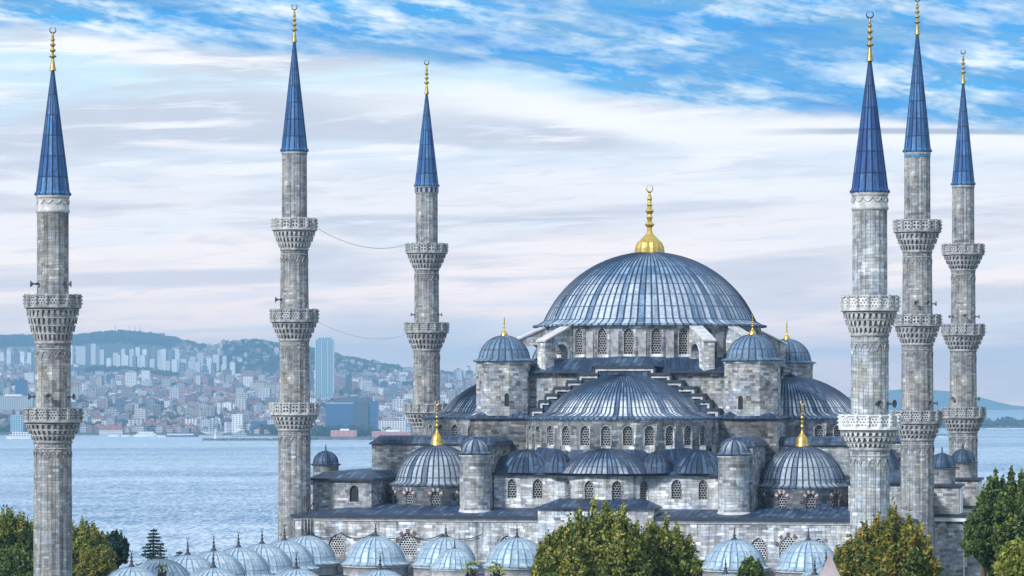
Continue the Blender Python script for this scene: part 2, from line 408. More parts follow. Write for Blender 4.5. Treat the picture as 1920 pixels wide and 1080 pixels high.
def arch(w_, h, pointed=.0, n=8):
    """2-D arch outline, base centre at origin"""
    r = w_/2; k = 1+pointed; hs = h-math.sqrt(max((r*k)**2-(r*k-r)**2, .01)); P = [(-r, 0), (r, 0), (r, hs)]
    R1 = r*k; cx = r-R1
    a_end = math.acos((R1-r)/R1) if pointed > 0 else PI/2
    right = [(cx+R1*math.cos(a_end*i/n), hs+R1*math.sin(a_end*i/n)) for i in range(1, n+1)]
    left = [(-x, z) for x, z in reversed(right[:-1])]
    return P+right+left+[(-r, hs)]
def window(parent, x, y, z, a, w_, h, wall_mb_cut, m='win', pointed=.25, depth=.28, vous=False, frame=True, name='window'):
    xf = X(x, y, z, a)
    wall_mb_cut.strip(arch(w_, h, pointed), xf, -.35, depth+.02)
    mb = MB(); pl = arch(w_*.995, h*.998, pointed)
    b = len(mb.v); n = len(pl)
    for px_, pz in pl: mb.v.append(tuple(xf @ Vector((px_, depth-.06, pz))))
    mb.face(range(b, b+n), [(px_+.13, pz) for px_, pz in pl], 0)
    if frame:
        o1 = arch(w_+.16, h+.08, pointed); i1 = arch(w_, h, pointed)
        ring(mb, o1, i1, xf, -.03, .06, 1)
    if vous:
        rr = w_/2+.04; R2 = rr+.34; hs = h-w_/2*(1+pointed*.3)
        for k in range(9):
            t0 = PI*(k+.06)/9; t1 = PI*(k+.94)/9
            q = [(rr*math.cos(t), hs+rr*1.1*math.sin(t)) for t in (t0, t1)]+[(R2*math.cos(t), hs+R2*1.1*math.sin(t)) for t in (t1, t0)]
            mb.strip(q[::-1], xf, -.07, .05, 2 if k % 2 == 0 else 3)
    return mb.obj(name, [M[m], M['trim_dark'], M['red'], M['trim']], parent)
def ring(mb, outer, inner, xf, y0, y1, mi):
    n = len(outer); b = len(mb.v)
    for y in (y0, y1):
        for P in (outer, inner):
            for x, z in P: mb.v.append(tuple(xf @ Vector((x, y, z))))
    for i in range(1, n):
        j = (i+1) % n
        if j == 1: continue
        mb.face((b+i, b+j, b+n+j, b+n+i), None, mi)
        mb.face((b+j, b+i, b+2*n+i, b+2*n+j), None, mi)
        mb.face((b+n+i, b+n+j, b+3*n+j, b+3*n+i), None, mi)
def seg(R, rise, z0, rows=12, flare=.5, drop=.35, rmin=.0, lip=.14):
    Rs = (R*R+rise*rise)/(2*rise); pm = math.asin(min(1, R/Rs)) if rise <= R else PI-math.asin(R/Rs)
    P = []
    if flare > 0:
        P += [(R+flare-.12, z0-drop-lip), (R+flare, z0-drop-lip), (R+flare, z0-drop), (R+flare*.6, z0-drop*.78), (R+flare*.28, z0-drop*.42)]
    for i in range(rows+1):
        ps = pm*(1-i/rows); r = Rs*math.sin(ps)
        if r < rmin: r = rmin
        P.append((max(r, .02), z0+Rs*math.cos(ps)-(Rs-rise)))
    return P
def crescent(mb, x, y, z, r, a=0., mi=0):
    """open crescent in the vertical plane facing the camera"""
    P = []; rad = []
    for i in range(17):
        t = R_(-90+20+320*i/16)+PI; 
        t = R_(-250+320*i/16)
        P.append((x+r*math.cos(t+PI)*math.cos(a), y+r*math.cos(t+PI)*math.sin(a), z+r*math.sin(t+PI)*-1)); rad.append(r*(.06+.20*math.sin(PI*i/16)))
    mb.tube(P, rad, 6, mi)
def alem(parent, x, y, z, h, r, m='gold', mtop='gold_dim', bell=False, name='finial', flutes=False):
    mb = MB()
    if bell:
        prof = [(r, 0), (r*1.02, .012), (r*.93, .03), (r*.90, .10), (r*.78, .17), (r*.5, .235), (r*.26, .29), (r*.16, .33), (r*.15, .36)]
        bulbs = [(.43, .30), (.53, .20), (.62, .27), (.71, .17), (.79, .16), (.85, .08)]
    else:
        prof = [(r, 0), (r*.8, .05), (r*.55, .18), (r*.42, .26)]
        bulbs = [(.33, 1.15), (.47, .92), (.60, .85), (.72, .62), (.80, .35)]
    for (t, q) in bulbs:
        prof += [(r*.14 if bell else r*.35, t-.045), (r*q*.75, t-.022), (r*q, t), (r*q*.72, t+.022), (r*.12 if bell else r*.3, t+.045)]
    prof += [(r*.05, .89), (r*.04, .90)]
    prof = [(a_, b_*h+z) for a_, b_ in prof]
    mb.lathe(prof, 32 if flutes else 14, x, y, flute=.06 if flutes else 0, smooth=not flutes)
    crescent(mb, x, y, z+h*.94, h*.045 if bell else h*.07, 0, 1)
    return mb.obj(name, [M[m], M[mtop]], parent)

# ------------------------------------------------------------------ the mosque frame
TH = .22
MOS = (15.06, 350.3)
def to_world(lx, ly): return (MOS[0]+lx*math.cos(TH)+ly*math.sin(TH), MOS[1]-lx*math.sin(TH)+ly*math.cos(TH))
mosque = thing('mosque', 'great grey stone mosque with blue lead cascading domes and gilded finials', 'mosque', (MOS[0], MOS[1], 0), -TH)

def rot4(q):            # quarter turns of the plan
    c, s = ((1, 0), (0, 1), (-1, 0), (0, -1))[q]
    return lambda x, y: (c*x-s*y, s*x+c*y)
# main drum
dr = MB(); dr.lathe([(11.2, 30.6), (12.15, 30.6), (12.15, 34.75), (12.35, 34.85), (12.35, 35.1), (11.2, 35.1), (11.2, 30.6)], 104, Ru=12.2)
drum = dr.obj('drum_wall', [M['stone_light'], M['trim']], mosque)
ct = MB(); ph = R_(-4.15)-TH*0
viewa = -PI/2+TH                       # plan angle that faces the camera in the mosque frame
viewa = math.atan2(-MOS[1]*math.cos(TH)+0, -MOS[1]*math.sin(TH)+0) if False else -PI/2-TH+.043
for k in range(26):
    a = viewa+R_(-4.15)+2*PI*k/26
    if math.cos(a-viewa) < -.35: continue
    window(drum, 12.15*math.cos(a), 12.15*math.sin(a), 31.75, a, 1.02, 2.75, ct, 'win', .3)
    pil = None
cut(drum, ct, M['trim'])
pb = MB(); pb.box(-.42, .42, -.10, .2, 30.9, 34.2); PIL = pb.mesh('pilaster', [M['trim_dark']])
for k in range(26):
    a = viewa+R_(-4.15)+2*PI*(k+.5)/26; link('pilaster', PIL, drum, (12.15*math.cos(a), 12.15*math.sin(a), 0), rot=(0, 0, a+PI/2))
# main dome
md = MB(); prof = seg(11.55, 7.55, 35.5, 18, 1.15, .5, .6, .2)
md.ribbed(prof, 96, rib=.09, rw=.07, rowh=1.55)
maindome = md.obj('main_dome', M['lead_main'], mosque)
cb = MB(); cb.tube([(12*math.cos(t)*s_, 12*math.sin(t)*s_, 35.5+zz) for t, s_, zz in [(viewa-.75, .95, .5), (viewa-.78, .82, 3.05), (viewa-.85, .6, 5.25), (viewa-1., .35, 6.8), (viewa-1.2, .15, 7.5)]], .05)
cb.obj('lightning_cable', M['cable'], maindome)
alem(maindome, 0, 0, 42.75, 7.75, 1.8, 'gold', 'gold_dim', True, flutes=True)
# square base with lead roof up to the drum
bs = MB(); bs.box(-13.2, 13.2, -13.2, 13.2, 24, 29.75); bs.obj('base_wall', M['stone'], mosque)
rf = MB(); N = 48
def sq(a, h): k = h/max(abs(math.cos(a)), abs(math.sin(a))); return (k*math.cos(a), k*math.sin(a))
for k in range(N*2):
    a0, a1 = 2*PI*k/(N*2), 2*PI*(k+1)/(N*2)
    p0, p1 = sq(a0, 13.9), sq(a1, 13.9); q0, q1 = (12.1*math.cos(a0), 12.1*math.sin(a0)), (12.1*math.cos(a1), 12.1*math.sin(a1))
    rf.quad([(*p0, 29.9), (*p1, 29.9), (*q1, 31.45), (*q0, 31.45)])
    rf.quad([(*p0, 29.72), (*p1, 29.72), (*p1, 29.9), (*p0, 29.9)], 1)
rf.obj('base_roof', [M['lead_roof'], M['lead_edge']], mosque)

# towers at the corners of the square
for i, (sx, sy) in enumerate(((-1, -1), (1, -1), (1, 1), (-1, 1))):
    cx_, cy_ = 13.3*sx, 13.3*sy
    t = MB(); oc = [(cx_+3.02*math.cos(PI/8+PI/4*k), cy_+3.02*math.sin(PI/8+PI/4*k)) for k in range(8)]
    t.prism(oc, 20, 30.75)
    oc2 = [(cx_+(x-cx_)*1.03, cy_+(y-cy_)*1.03) for x, y in oc]; t.prism(oc2, 30.7, 30.95, 1)
    tw = t.obj('corner_tower', [M['stone'], M['trim']], mosque)
    if sy < 0:
        a = -PI/2; ct = MB()
        window(tw, cx_+(.9 if sx < 0 else -.85), cy_-3.02*math.cos(PI/8), 26.2 if sx < 0 else 25.9, -PI/2, .5, 1.4, ct, 'dark', .1, .2, frame=False, name='slit_window'); cut(tw, ct, M['trim'])
    dm = MB(); dm.ribbed(seg(2.72, 2.45, 31.3, 10, .55, .2, .15, .12), 24, cx_, cy_, rib=.05, rw=.05, rowh=1.7, lobe=.012)
    dm.obj('tower_dome', M['lead_tower'], tw)
    alem(tw, cx_, cy_, 33.6, 2.35, .42, 'gold', 'gold', True)
# flying buttresses
for q in range(4):
    for da in (-.21, .17):
        a = PI/4+q*PI/2+da; mb = MB(); xf = X(0, 0, 0, a)
        # polygon in (radial, z)
        R0, R1 = 12.2, 16.1; P = [(R0, 29.9+.8), (R0+.25, 31.0)]
        P = [(R0, 31.2), (R0, 34.75), (R1, 33.1), (R1, 29.95), (R1-1.25, 29.95)]
        P += [(R0+1.55+1.1*math.cos(t), 31.6+1.25*math.sin(t)) for t in [PI*j/8 for j in range(0, 9)]]
        P += [(R0+.45, 31.2)]
        m4 = Matrix.Rotation(a, 4, 'Z'); mb.strip(P, m4, -.62, .62)
        mb.strip([(R0, 34.75), (R1+.15, 33.04), (R1+.15, 33.22), (R0, 34.95)], m4, -.75, .75, 1)
        mb.obj('flying_buttress', [M['stone_light'], M['trim']], mosque)

# one side of the mosque, repeated for the four faces
steps = [(2.87, 30.36), (4.6, 29.6), (5.8, 28.85), (7.2, 28.2), (8.1, 27.45), (8.8, 26.8), (9.7, 25.9)]
def side(q):
    r4 = rot4(q); RZ = Matrix.Rotation(q*PI/2, 4, 'Z')
    AN = -PI/2+q*PI/2                      # outward heading
    # stepped arch wall
    fm, trm, cap = MB(), MB(), MB()
    xs = [s_[0] for s_ in steps]; outline = []
    prev = 0
    for sgn in (-1, 1):
        x_in = 0
        for (x, z) in steps:
            x0, x1 = sorted((sgn*x_in, sgn*x))
            fm.box(x0, x1, -14.95, -13.1, 24.9, z-.42, xf=RZ)
            ex = .24 if True else 0
            xa, xb = (x0-(ex if sgn < 0 else 0), x1+(ex if sgn > 0 else 0))
            trm.box(xa, xb, -15.12, -13.0, z-.42, z-.12, xf=RZ)
            trm.box(*sorted((sgn*(x-.03), sgn*(x+.24))), -15.118, -13.1, z-.95, z-.421, xf=RZ)
            cap.box(xa-.1, xb+.1, -15.3, -12.9, z-.12, z+.12+.0013*x, xf=RZ)
            cap.box(*sorted((sgn*(x+.241), sgn*(x+.46))), -15.2, -13.2, z-.9, z-.121, xf=RZ)
            x_in = x+.001
    fm.obj('arch_infill', M['lead_roof'], mosque); trm.obj('arch_steps', M['trim'], mosque); cap.obj('step_caps', M['lead_edge'], mosque)
    g = MB(); g.quad([RZ @ Vector(p) for p in ((-3.2, -15.32, 30.44), (3.2, -15.32, 30.44), (1.6, -12.2, 31.5), (-1.6, -12.2, 31.5))])
    g.quad([RZ @ Vector(p) for p in ((-3.2, -15.32, 30.44), (-1.6, -12.2, 31.5), (-3.6, -12.2, 31.2), (-3.9, -13.6, 30.3))])
    g.quad([RZ @ Vector(p) for p in ((3.2, -15.32, 30.44), (3.9, -13.6, 30.3), (3.6, -12.2, 31.2), (1.6, -12.2, 31.5))]); g.obj('gable_roof', M['lead_roof'], mosque)
    # semi-dome on its drum
    scx, scy = r4(0, -15.0)
    sd_ = MB(); sd_.ribbed(seg(8.1, 3.95, 25.6, 12, 2.5, .55, .3, .16), 56, scx, scy, AN-PI/2, AN+PI/2, rib=.08, rw=.07, rowh=1.15)
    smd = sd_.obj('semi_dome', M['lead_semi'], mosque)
    w_ = MB(); w_.lathe([(9.4, 19.0), (10.25, 19.0), (10.25, 24.72), (10.4, 24.78), (10.4, 24.9), (9.4, 24.9), (9.4, 19.0)], 60, scx, scy, AN-PI/2, AN+PI/2, Ru=10.2)
    b = len(w_.v)
    P = 7
    w_.face([i for i in range(0, 6)][::-1], None, 0); w_.face([60*P+i for i in range(0, 6)], None, 0)
    wl = w_.obj('semi_drum_wall', M['stone_light'], mosque)
    ct = MB()
    if q != 2:
        for k in range(-6, 7):
            a = AN+R_(12.5*k); window(wl, scx+10.25*math.cos(a), scy+10.25*math.sin(a), 22.25, a, 1.0, 2.0, ct, 'win', .12, .32)
        cut(wl, ct, M['trim'])
    # blocks under the towers, with their low lead roofs
    for sgn in (-1, 1):
        b_ = MB(); b_.box(*sorted((sgn*9.9, sgn*16.35)), -16.35+.003*q, -9.9, 14, 24.85, xf=RZ)
        b_.obj('pier_block', M['stone'], mosque)
        rr = MB(); x0, x1 = sorted((sgn*9.6, sgn*16.6)); y0, y1 = -16.6, -9.6; cx_ = sgn*13.2
        rr.box(x0, x1, y0, y1, 24.852, 24.99, 1, xf=RZ)
        ap = RZ @ Vector((cx_, -13.4, 26.6))
        cs = [RZ @ Vector(p) for p in ((x0, y0, 24.99), (x1, y0, 24.99), (x1, y1, 24.99), (x0, y1, 24.99))]
        for i in range(4): rr.quad([cs[i], cs[(i+1) % 4], ap])
        rr.obj('pier_roof', [M['lead_roof'], M['lead_edge']], mosque)
        # buttress pier stepping down
        ye = -25.6 if q in (0, 2) else -27.4
        b2 = MB(); b2.box(*sorted((sgn*11.9, sgn*15.1)), ye, -16.3, 14, 22.15, xf=RZ)
        bp = b2.obj('buttress_pier', [M['stone']], mosque)
        r2 = MB(); X0, X1 = sorted((sgn*11.65, sgn*15.35)); r2.box(X0, X1, ye-.25, -16.36, 22.152, 22.28, 1, xf=RZ)
        nseg = 7
        for j in range(nseg):
            t0, t1 = PI*j/nseg, PI*(j+1)/nseg; hw = (X1-X0)/2; xc = (X0+X1)/2
            pa, pb_ = (xc-hw*math.cos(t0), 22.28+.85*math.sin(t0)), (xc-hw*math.cos(t1), 22.28+.85*math.sin(t1))
            r2.quad([RZ @ Vector(p) for p in ((pa[0], ye+.6, pa[1]), (pb_[0], ye+.6, pb_[1]), (pb_[0], -16.4, pb_[1]), (pa[0], -16.4, pa[1]))][::-1])
            r2.quad([RZ @ Vector(p) for p in ((pa[0], ye+.6, pa[1]), (pb_[0], ye+.6, pb_[1]), (xc+(pb_[0]-xc)*1., ye-.25, 22.28), (xc+(pa[0]-xc)*1., ye-.25, 22.28))])
        r2.obj('pier_roof', [M['lead_roof'], M['lead_edge']], bp)
        if q in (1, 3): continue
        # round turret
        tx, ty = r4(sgn*13.35, -26.6); tt = MB()
        tt.lathe([(1.58, 14.0), (1.58, 21.1), (1.7, 21.15), (1.7, 21.35), (.2, 21.35)], 24, tx, ty, Ru=1.6)
        tur = tt.obj('turret', M['stone_light'], mosque)
        tr = MB(); tr.lathe([(2.0, 15.1), (1.64, 15.65), (1.5, 15.65)], 24, tx, ty); tr.obj('turret_skirt', M['trim'], tur)
        td = MB(); td.ribbed(seg(1.45, 1.25, 21.65, 7, .38, .2, .08, .08), 12, tx, ty, rib=.07, rw=.06, rowh=3., lobe=.02)
        td.obj('turret_dome', M['lead_corner'], tur)
    # exedra wall: flat wings and a bulging centre
    if q == 2: return
    cbx = (0, -21.8); RB = 5.2; fl = -24.8; hx = math.sqrt(RB**2-(fl-cbx[1])**2)
    ae = math.atan2(fl-cbx[1], hx)
    arc = [(cbx[0]+RB*math.cos(t), cbx[1]+RB*math.sin(t)) for t in [(-PI-ae)+(PI+2*ae)*j/18 for j in range(19)]]
    front = [(-11.8, fl)]+arc+[(11.8, fl)]
    poly = front+[(11.8, -15), (-11.8, -15)]
    ew = MB(); ew.prism([r4(*p) for p in poly], 14.2, 19.25)
    ewall = ew.obj('exedra_wall', M['stone_light'], mosque); ct = MB()
    for lx in (-9.9, -7.2, 7.2, 9.9):
        p = r4(lx, fl); window(ewall, p[0], p[1], 16.85, AN, 1.0 if abs(lx) < 9 else .85, 1.95, ct, 'win', .35, .25)
    for da in (-49, -16, 16, 49):
        t = -PI/2+R_(da); p = r4(cbx[0]+RB*math.cos(t), cbx[1]+RB*math.sin(t)); window(ewall, p[0], p[1], 16.75, AN+R_(da), 1.0, 1.95, ct, 'win', .35, .25)
    cut(ewall, ct, M['trim'])
    # its lead roof: eave polyline up to the drum
    er = MB(); n = len(front)
    def off(p, i):
        if abs(p[0]) > 11: return (p[0]*1.03, fl-.42)
        if i in (1, n-2): return (p[0]*1.02, fl-.42)
        t = math.atan2(p[1]-cbx[1], p[0]-cbx[0]); return (cbx[0]+(RB+.42)*math.cos(t), cbx[1]+(RB+.42)*math.sin(t))
    fr_ = [off(p, i) for i, p in enumerate(front)]
    # densify wings
    full = []
    for i in range(n-1):
        k = 6 if i in (0, n-2) else 1
        for j in range(k): full.append(tuple(fr_[i][c]+(fr_[i+1][c]-fr_[i][c])*j/k for c in (0, 1)))
    full.append(fr_[-1]); full = [(-12.2, -19.)]+full+[(12.2, -19.)]
    for i in range(len(full)-1):
        a_, b_ = full[i], full[i+1]
        def inn(p):
            t = math.atan2(p[1]+15, p[0]); return (10.2*math.cos(t), -15+10.2*math.sin(t))
        ia, ib = inn(a_), inn(b_)
        ma = ((a_[0]*.2+ia[0]*.8), (a_[1]*.2+ia[1]*.8)); mb2 = ((b_[0]*.2+ib[0]*.8), (b_[1]*.2+ib[1]*.8))
        er.quad([(*r4(*a_), 19.4), (*r4(*b_), 19.4), (*r4(*mb2), 20.25), (*r4(*ma), 20.25)])
        er.quad([(*r4(*ma), 20.25), (*r4(*mb2), 20.25), (*r4(*ib), 22.1), (*r4(*ia), 22.1)])
        er.quad([(*r4(*a_), 19.2), (*r4(*b_), 19.2), (*r4(*b_), 19.4), (*r4(*a_), 19.4)], 1)
        er.quad([(*r4(*a_), 19.2), (*r4(*b_), 19.2), (*r4(b_[0]*.97, b_[1]+.5), 19.2), (*r4(a_[0]*.97, a_[1]+.5), 19.2)], 1)
    er.obj('exedra_roof', [M['lead_roof'], M['lead_edge']], mosque)
    for (ex, ey, eR, eh) in ((0, -25.15, 4.75, 2.5), (-9.0, -21.2, 4.0, 2.3), (9.0, -21.2, 4.0, 2.3)):
        p = r4(ex, ey); e = MB(); pr = seg(eR, eh, 19.45, 9, .45, .02, .15, 0.); pr = pr[2:]
        e.ribbed(pr, 52 if ex == 0 else 42, p[0], p[1], rib=.06, rw=.06, rowh=1.3)
        fx, fy = (1, .48) if q in (0, 2) else (.48, 1)
        if ex == 0: e.v = [(p[0]+(vx-p[0])*fx, p[1]+(vy-p[1])*fy, vz) for vx, vy, vz in e.v]
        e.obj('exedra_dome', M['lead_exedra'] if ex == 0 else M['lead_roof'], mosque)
    for ex in (-5.1, 5.1):       # small hipped ridges between the exedrae
        p = r4(ex, -24.6); e = MB(); e.ribbed([(1.6, 19.45), (1.45, 20.2), (1.1, 20.9), (.6, 21.45), (.1, 21.7)], 18, p[0], p[1]+0, rib=.05, rw=.05, rowh=1.2); e.obj('roof_ridge', M['lead_roof'], mosque)
for q in range(4): side(q)

# corner domes
for (sx, sy) in ((-1, -1), (1, -1), (1, 1), (-1, 1)):
    cx_, cy_ = 19.25*sx, 19.0*sy
    w_ = MB(); w_.lathe([(4.1, 14.2), (4.72, 14.2), (4.72, 17.75), (4.85, 17.8), (4.85, 18.0), (4.1, 18.0), (4.1, 14.2)], 60, cx_, cy_, Ru=4.7)
    cw = w_.obj('corner_drum_wall', M['stone'], mosque); ct = MB()
    va = math.atan2(-(MOS[1])*1, 0) if False else viewa
    for k in range(10):
        a = viewa+R_(-8 if sx > 0 else -14)+2*PI*k/10
        if sy > 0 and k % 2: continue
        window(cw, cx_+4.72*math.cos(a), cy_+4.72*math.sin(a), 15.95, a, .95, 1.45, ct, 'win', .2, .25, vous=True, frame=False)
    cut(cw, ct, M['trim'])
    dm = MB(); dm.ribbed(seg(4.35, 3.75, 18.45, 12, .68, .32, .2, .16), 44, cx_, cy_, rib=.07, rw=.06, rowh=1.35)
    cd = dm.obj('corner_dome', M['lead_corner'], mosque)
    alem(cd, cx_, cy_, 22.1, 4.8, .72, 'gold', 'gold', True)

# outer hall walls (z 0-15.1), raised centre in the near one
hall = MB(); hall.box(-31.6, 31.6, -29.6, 29.6, 0, 14.9)
hw = hall.obj('hall_wall', M['stone_hall'], mosque)
ct = MB()
Pn = [(px_, v_) for px_, v_ in ((631, 0), (700, 0), (765, 1), (830, 0), (950, 0), (1290, 0), (1422, 0), (1478, 1), (1535, 0))]
def near_lx(px_, ly):   # plan x on the plane ly for a bearing
    k = (px_-960)/FPX
    return (k*(MOS[1]+ly*math.cos(TH))-MOS[0]-ly*math.sin(TH))/(math.cos(TH)+k*math.sin(TH))
for px_, v_ in Pn:
    window(hw, near_lx(px_, -29.6), -29.6, 11.1, -PI/2, 1.65 if not v_ else 1.8, 2.1 if not v_ else 2.3, ct, 'win_big', .45, .2, vous=bool(v_), frame=not v_)
cut(hw, ct, M['trim'])
cxa, cxb = near_lx(1010, -29.9), near_lx(1226, -29.9)
rc = MB(); rc.box(cxa, cxb, -30.25, -26.5, 0, 15.95); rc.obj('raised_wall', M['stone_hall'], mosque)
rc = MB(); rc.box(cxa-.25, cxb+.25, -30.6, -26.4, 15.952, 16.1); rc.quad([(cxa-.25, -30.6, 16.1), (cxb+.25, -30.6, 16.1), (cxb-1.5, -26.4, 16.9), (cxa+1.5, -26.4, 16.9)], 1)
rc.quad([(cxa-.25, -30.6, 16.1), (cxa+1.5, -26.4, 16.9), (cxa-.25, -26.4, 16.1)], 1); rc.quad([(cxb+.25, -30.6, 16.1), (cxb+.25, -26.4, 16.1), (cxb-1.5, -26.4, 16.9)], 1)
rc.obj('raised_roof', [M['lead_edge'], M['lead_roof']], mosque)
# lead roofs round the hall
lr = MB()
def roof_ring(mb, h0, z0, h1, z1, y0=None):
    c0 = [(-h0, -(y0 or h0)), (h0, -(y0 or h0)), (h0, (y0 or h0)), (-h0, (y0 or h0))]; c1 = [(-h1, -h1+2), (h1, -h1+2), (h1, h1-2), (-h1, h1-2)]
    for i in range(4):
        j = (i+1) % 4; mb.quad([(*c0[i], z0), (*c0[j], z0), (*c1[j], z1), (*c1[i], z1)], 0)
        mb.quad([(*c0[i], z0-.32), (*c0[j], z0-.32), (*c0[j], z0), (*c0[i], z0)], 1)
        k0 = c0[i], c0[j]
        mb.quad([(c0[i][0]*.98, c0[i][1]*.98, z0-.32), (c0[j][0]*.98, c0[j][1]*.98, z0-.32), (*c0[j], z0-.32), (*c0[i], z0-.32)], 1)
roof_ring(lr, 32.0, 15.2, 24.5, 16.1, 30.0); lr.quad([(-24.5, -22.5, 16.1), (24.5, -22.5, 16.1), (24.5, 22.5, 16.1), (-24.5, 22.5, 16.1)])
lr.obj('hall_roof', [M['lead_roof'], M['lead_edge']], mosque)
cn = MB()
for z, o in ((14.55, .12), (14.72, .22)):
    cn.box(-31.6-o, 31.6+o, -29.6-o, -29.6+.2, z, z+.16); cn.box(31.4, 31.6+o, -29.3, 29.3, z, z+.16); cn.box(-31.6-o, -31.4, -29.3, 29.3, z, z+.16)
cn.obj('cornice', M['trim'], mosque)
# west and east gallery rooms over the aisles
for sx in (-1, 1):
    g = MB(); x0, x1 = sorted((sx*24.69, sx*20.5)); g.box(x0, x1, -13.4, 13.4, 16.0, 18.5, top=1); g.obj('aisle_wall', [M['stone'], M['lead_roof']], mosque)
for sx in (-1, 1):
    g = MB(); x0, x1 = sorted((sx*31.0, sx*24.7)); g.box(x0, x1, -25.2, 25.2, 14.5, 18.55)
    gw = g.obj('gallery_wall', M['stone'], mosque); ct = MB()
    if sx < 0:
        window(gw, near_lx(664, -25.2), -25.2, 16.35, -PI/2, .95, 1.7, ct, 'dark', .15, .3, frame=False, name='doorway')
        cut(gw, ct, M['trim'])
    r = MB(); x0, x1 = sorted((sx*31.4, sx*24.4)); r.box(x0, x1, -25.6, 25.6, 18.552, 18.75, 1)
    xi, xo = sx*24.5, sx*31.4
    Q = [(xo, -25.6, 18.75), (xi, -25.6, 18.75), (xi, -24, 19.5), (xo*.95, -24, 19.3)]
    r.quad([(x0, -25.6, 18.755), (x1, -25.6, 18.755), (x1-1, -23, 19.4), (x0+1, -23, 19.4)]); r.quad([(x0, -25.6, 18.755), (x0+1, -23, 19.4), (x0+1, 23, 19.4), (x0, 25.6, 18.755)])
    r.quad([(x1, -25.6, 18.755), (x1, 25.6, 18.755), (x1-1, 23, 19.4), (x1-1, -23, 19.4)]); r.quad([(x0+1, -23, 19.4), (x1-1, -23, 19.4), (x1-1, 23, 19.4), (x0+1, 23, 19.4)])
    r.obj('gallery_roof', [M['lead_roof'], M['lead_edge']], mosque)
    for sy in (-1, 1):
        cy_ = 13.3*sy; cx_ = 33.0*sx
        b = MB(); x0, x1 = sorted((sx*30.9, sx*34.9)); b.box(x0, x1, cy_-1.75, cy_+1.75, 14.2, 18.0)
        b.box(*sorted((sx*30.9, sx*35.3)), cy_-2.0, cy_+2.0, 0, 14.2); bt = b.obj('side_buttress', M['stone'], mosque)
        c = MB(); x0, x1 = sorted((sx*30.9, sx*35.2)); c.box(x0, x1, cy_-2.05, cy_+2.05, 18.002, 18.25)
        x0, x1 = sorted((sx*30.9, sx*35.75)); c.box(x0, x1, cy_-2.4, cy_+2.4, 14.9, 15.2); c.obj('lead_ledge', M['lead_edge'], bt)
        c = MB(); x0, x1 = sorted((sx*30.9, sx*35.6)); c.box(x0, x1, cy_-2.25, cy_+2.25, 14.45, 14.897); x0, x1 = sorted((sx*34.898, sx*35.02)); c.box(x0, x1, cy_-1.6, cy_+1.6, 15.25, 17.9)  # real cornice, then a white slab painting the lit narrow end
        x0, x1 = sorted((sx*35.298, sx*35.42)); c.box(x0, x1, cy_-1.8, cy_+1.8, 3, 14.4); c.obj('cornice', M['trim_white'], bt)  # second white slab paints the lit end of the lower block
        s_ = MB(); s_.strip([(sx*35.3, 12.6), (sx*39.2, 9.9), (sx*39.2, 9.5), (sx*35.3, 12.2)], Matrix.Translation((0, cy_, 0)), -1.3, 1.3); s_.obj('sloping_roof', M['lead_roof'], bt)
        s_ = MB(); s_.box(*sorted((sx*35.3, sx*38.9)), cy_-.9, cy_+.9, 0, 9.7); s_.obj('low_wall', M['stone'], bt)
        t = MB(); t.lathe([(1.38, 18.2), (1.38, 19.75), (1.5, 19.8), (1.5, 19.95), (.2, 19.95)], 24, cx_, cy_, Ru=1.4)
        tt = t.obj('side_turret', M['stone'], mosque)
        td = MB(); td.ribbed(seg(1.35, 1.3, 20.1, 8, .28, .1, .06, .08), 16, cx_, cy_, rib=.05, rw=.05, rowh=3., lobe=.02); td.obj('turret_dome', M['lead_roof'], tt)
        alem(tt, cx_, cy_, 21.35, .8, .14, 'iron', 'iron')

# ------------------------------------------------------------------ courtyard arcades
court = thing('courtyard_arcade', 'low courtyard arcades roofed with a row of pale blue lead domes', 'arcade', (MOS[0], MOS[1], 0), -TH)
def small_dome_mesh(R, rise, z, n=24):
    mb = MB(); mb.ribbed(seg(R, rise, 0, 9, .5, .25, .1, .12), n, 0, 0, rib=.05, rw=.045, rowh=1.15); return mb.mesh('dome', [M['lead_pale']])
def drum_mesh(R): 
    mb = MB(); n = 24; mb.lathe([(R+.25, -1.55), (R+.25, -.62), (R+.4, -.58), (R+.4, -.42), (R, -.40)], n, Ru=R); return mb.mesh('dome_drum', [M['trim']])
DM = small_dome_mesh(3.0, 2.45, 0); DD = drum_mesh(3.0)
fin0 = None
def cdome(x, y, z, s=1., fs=1.):
    o = link('dome', DM, court, (x, y, z), scale=(s, s, s)); link('dome_drum', DD, o)
    global fin0
    if fin0 is None:
        q_ = MB(); q_.lathe([(.40, 2.35), (.34, 2.46), (.15, 2.68), (.09, 2.80), (.18, 2.89), (.09, 2.98), (.06, 3.15), (.14, 3.23), (.06, 3.31), (.04, 3.52), (.09, 3.57), (.03, 3.63), (.02, 3.75)], 12); crescent(q_, 0, 0, 3.85, .11)
        fin0 = q_.obj('finial', M['iron'], o)
    else:
        f = fin0.copy(); COL.objects.link(f); f.parent = o
    return o
SP = 7.28
for k in range(-4, 5):
    if k == 0: continue
    cdome(k*SP, -34.2, 10.75)
cdome(0, -34.2, 12.6, 1.05)
for k in range(-4, 5):
    if k == 0: continue
    cdome(k*SP, -86.9, 10.3)
cdome(0, -90.5, 13.35, .58)
for sx in (-1, 1):
    for j in range(1, 7): cdome(sx*4*SP, -34.2-j*52.7/7, 10.6)
ar = MB()
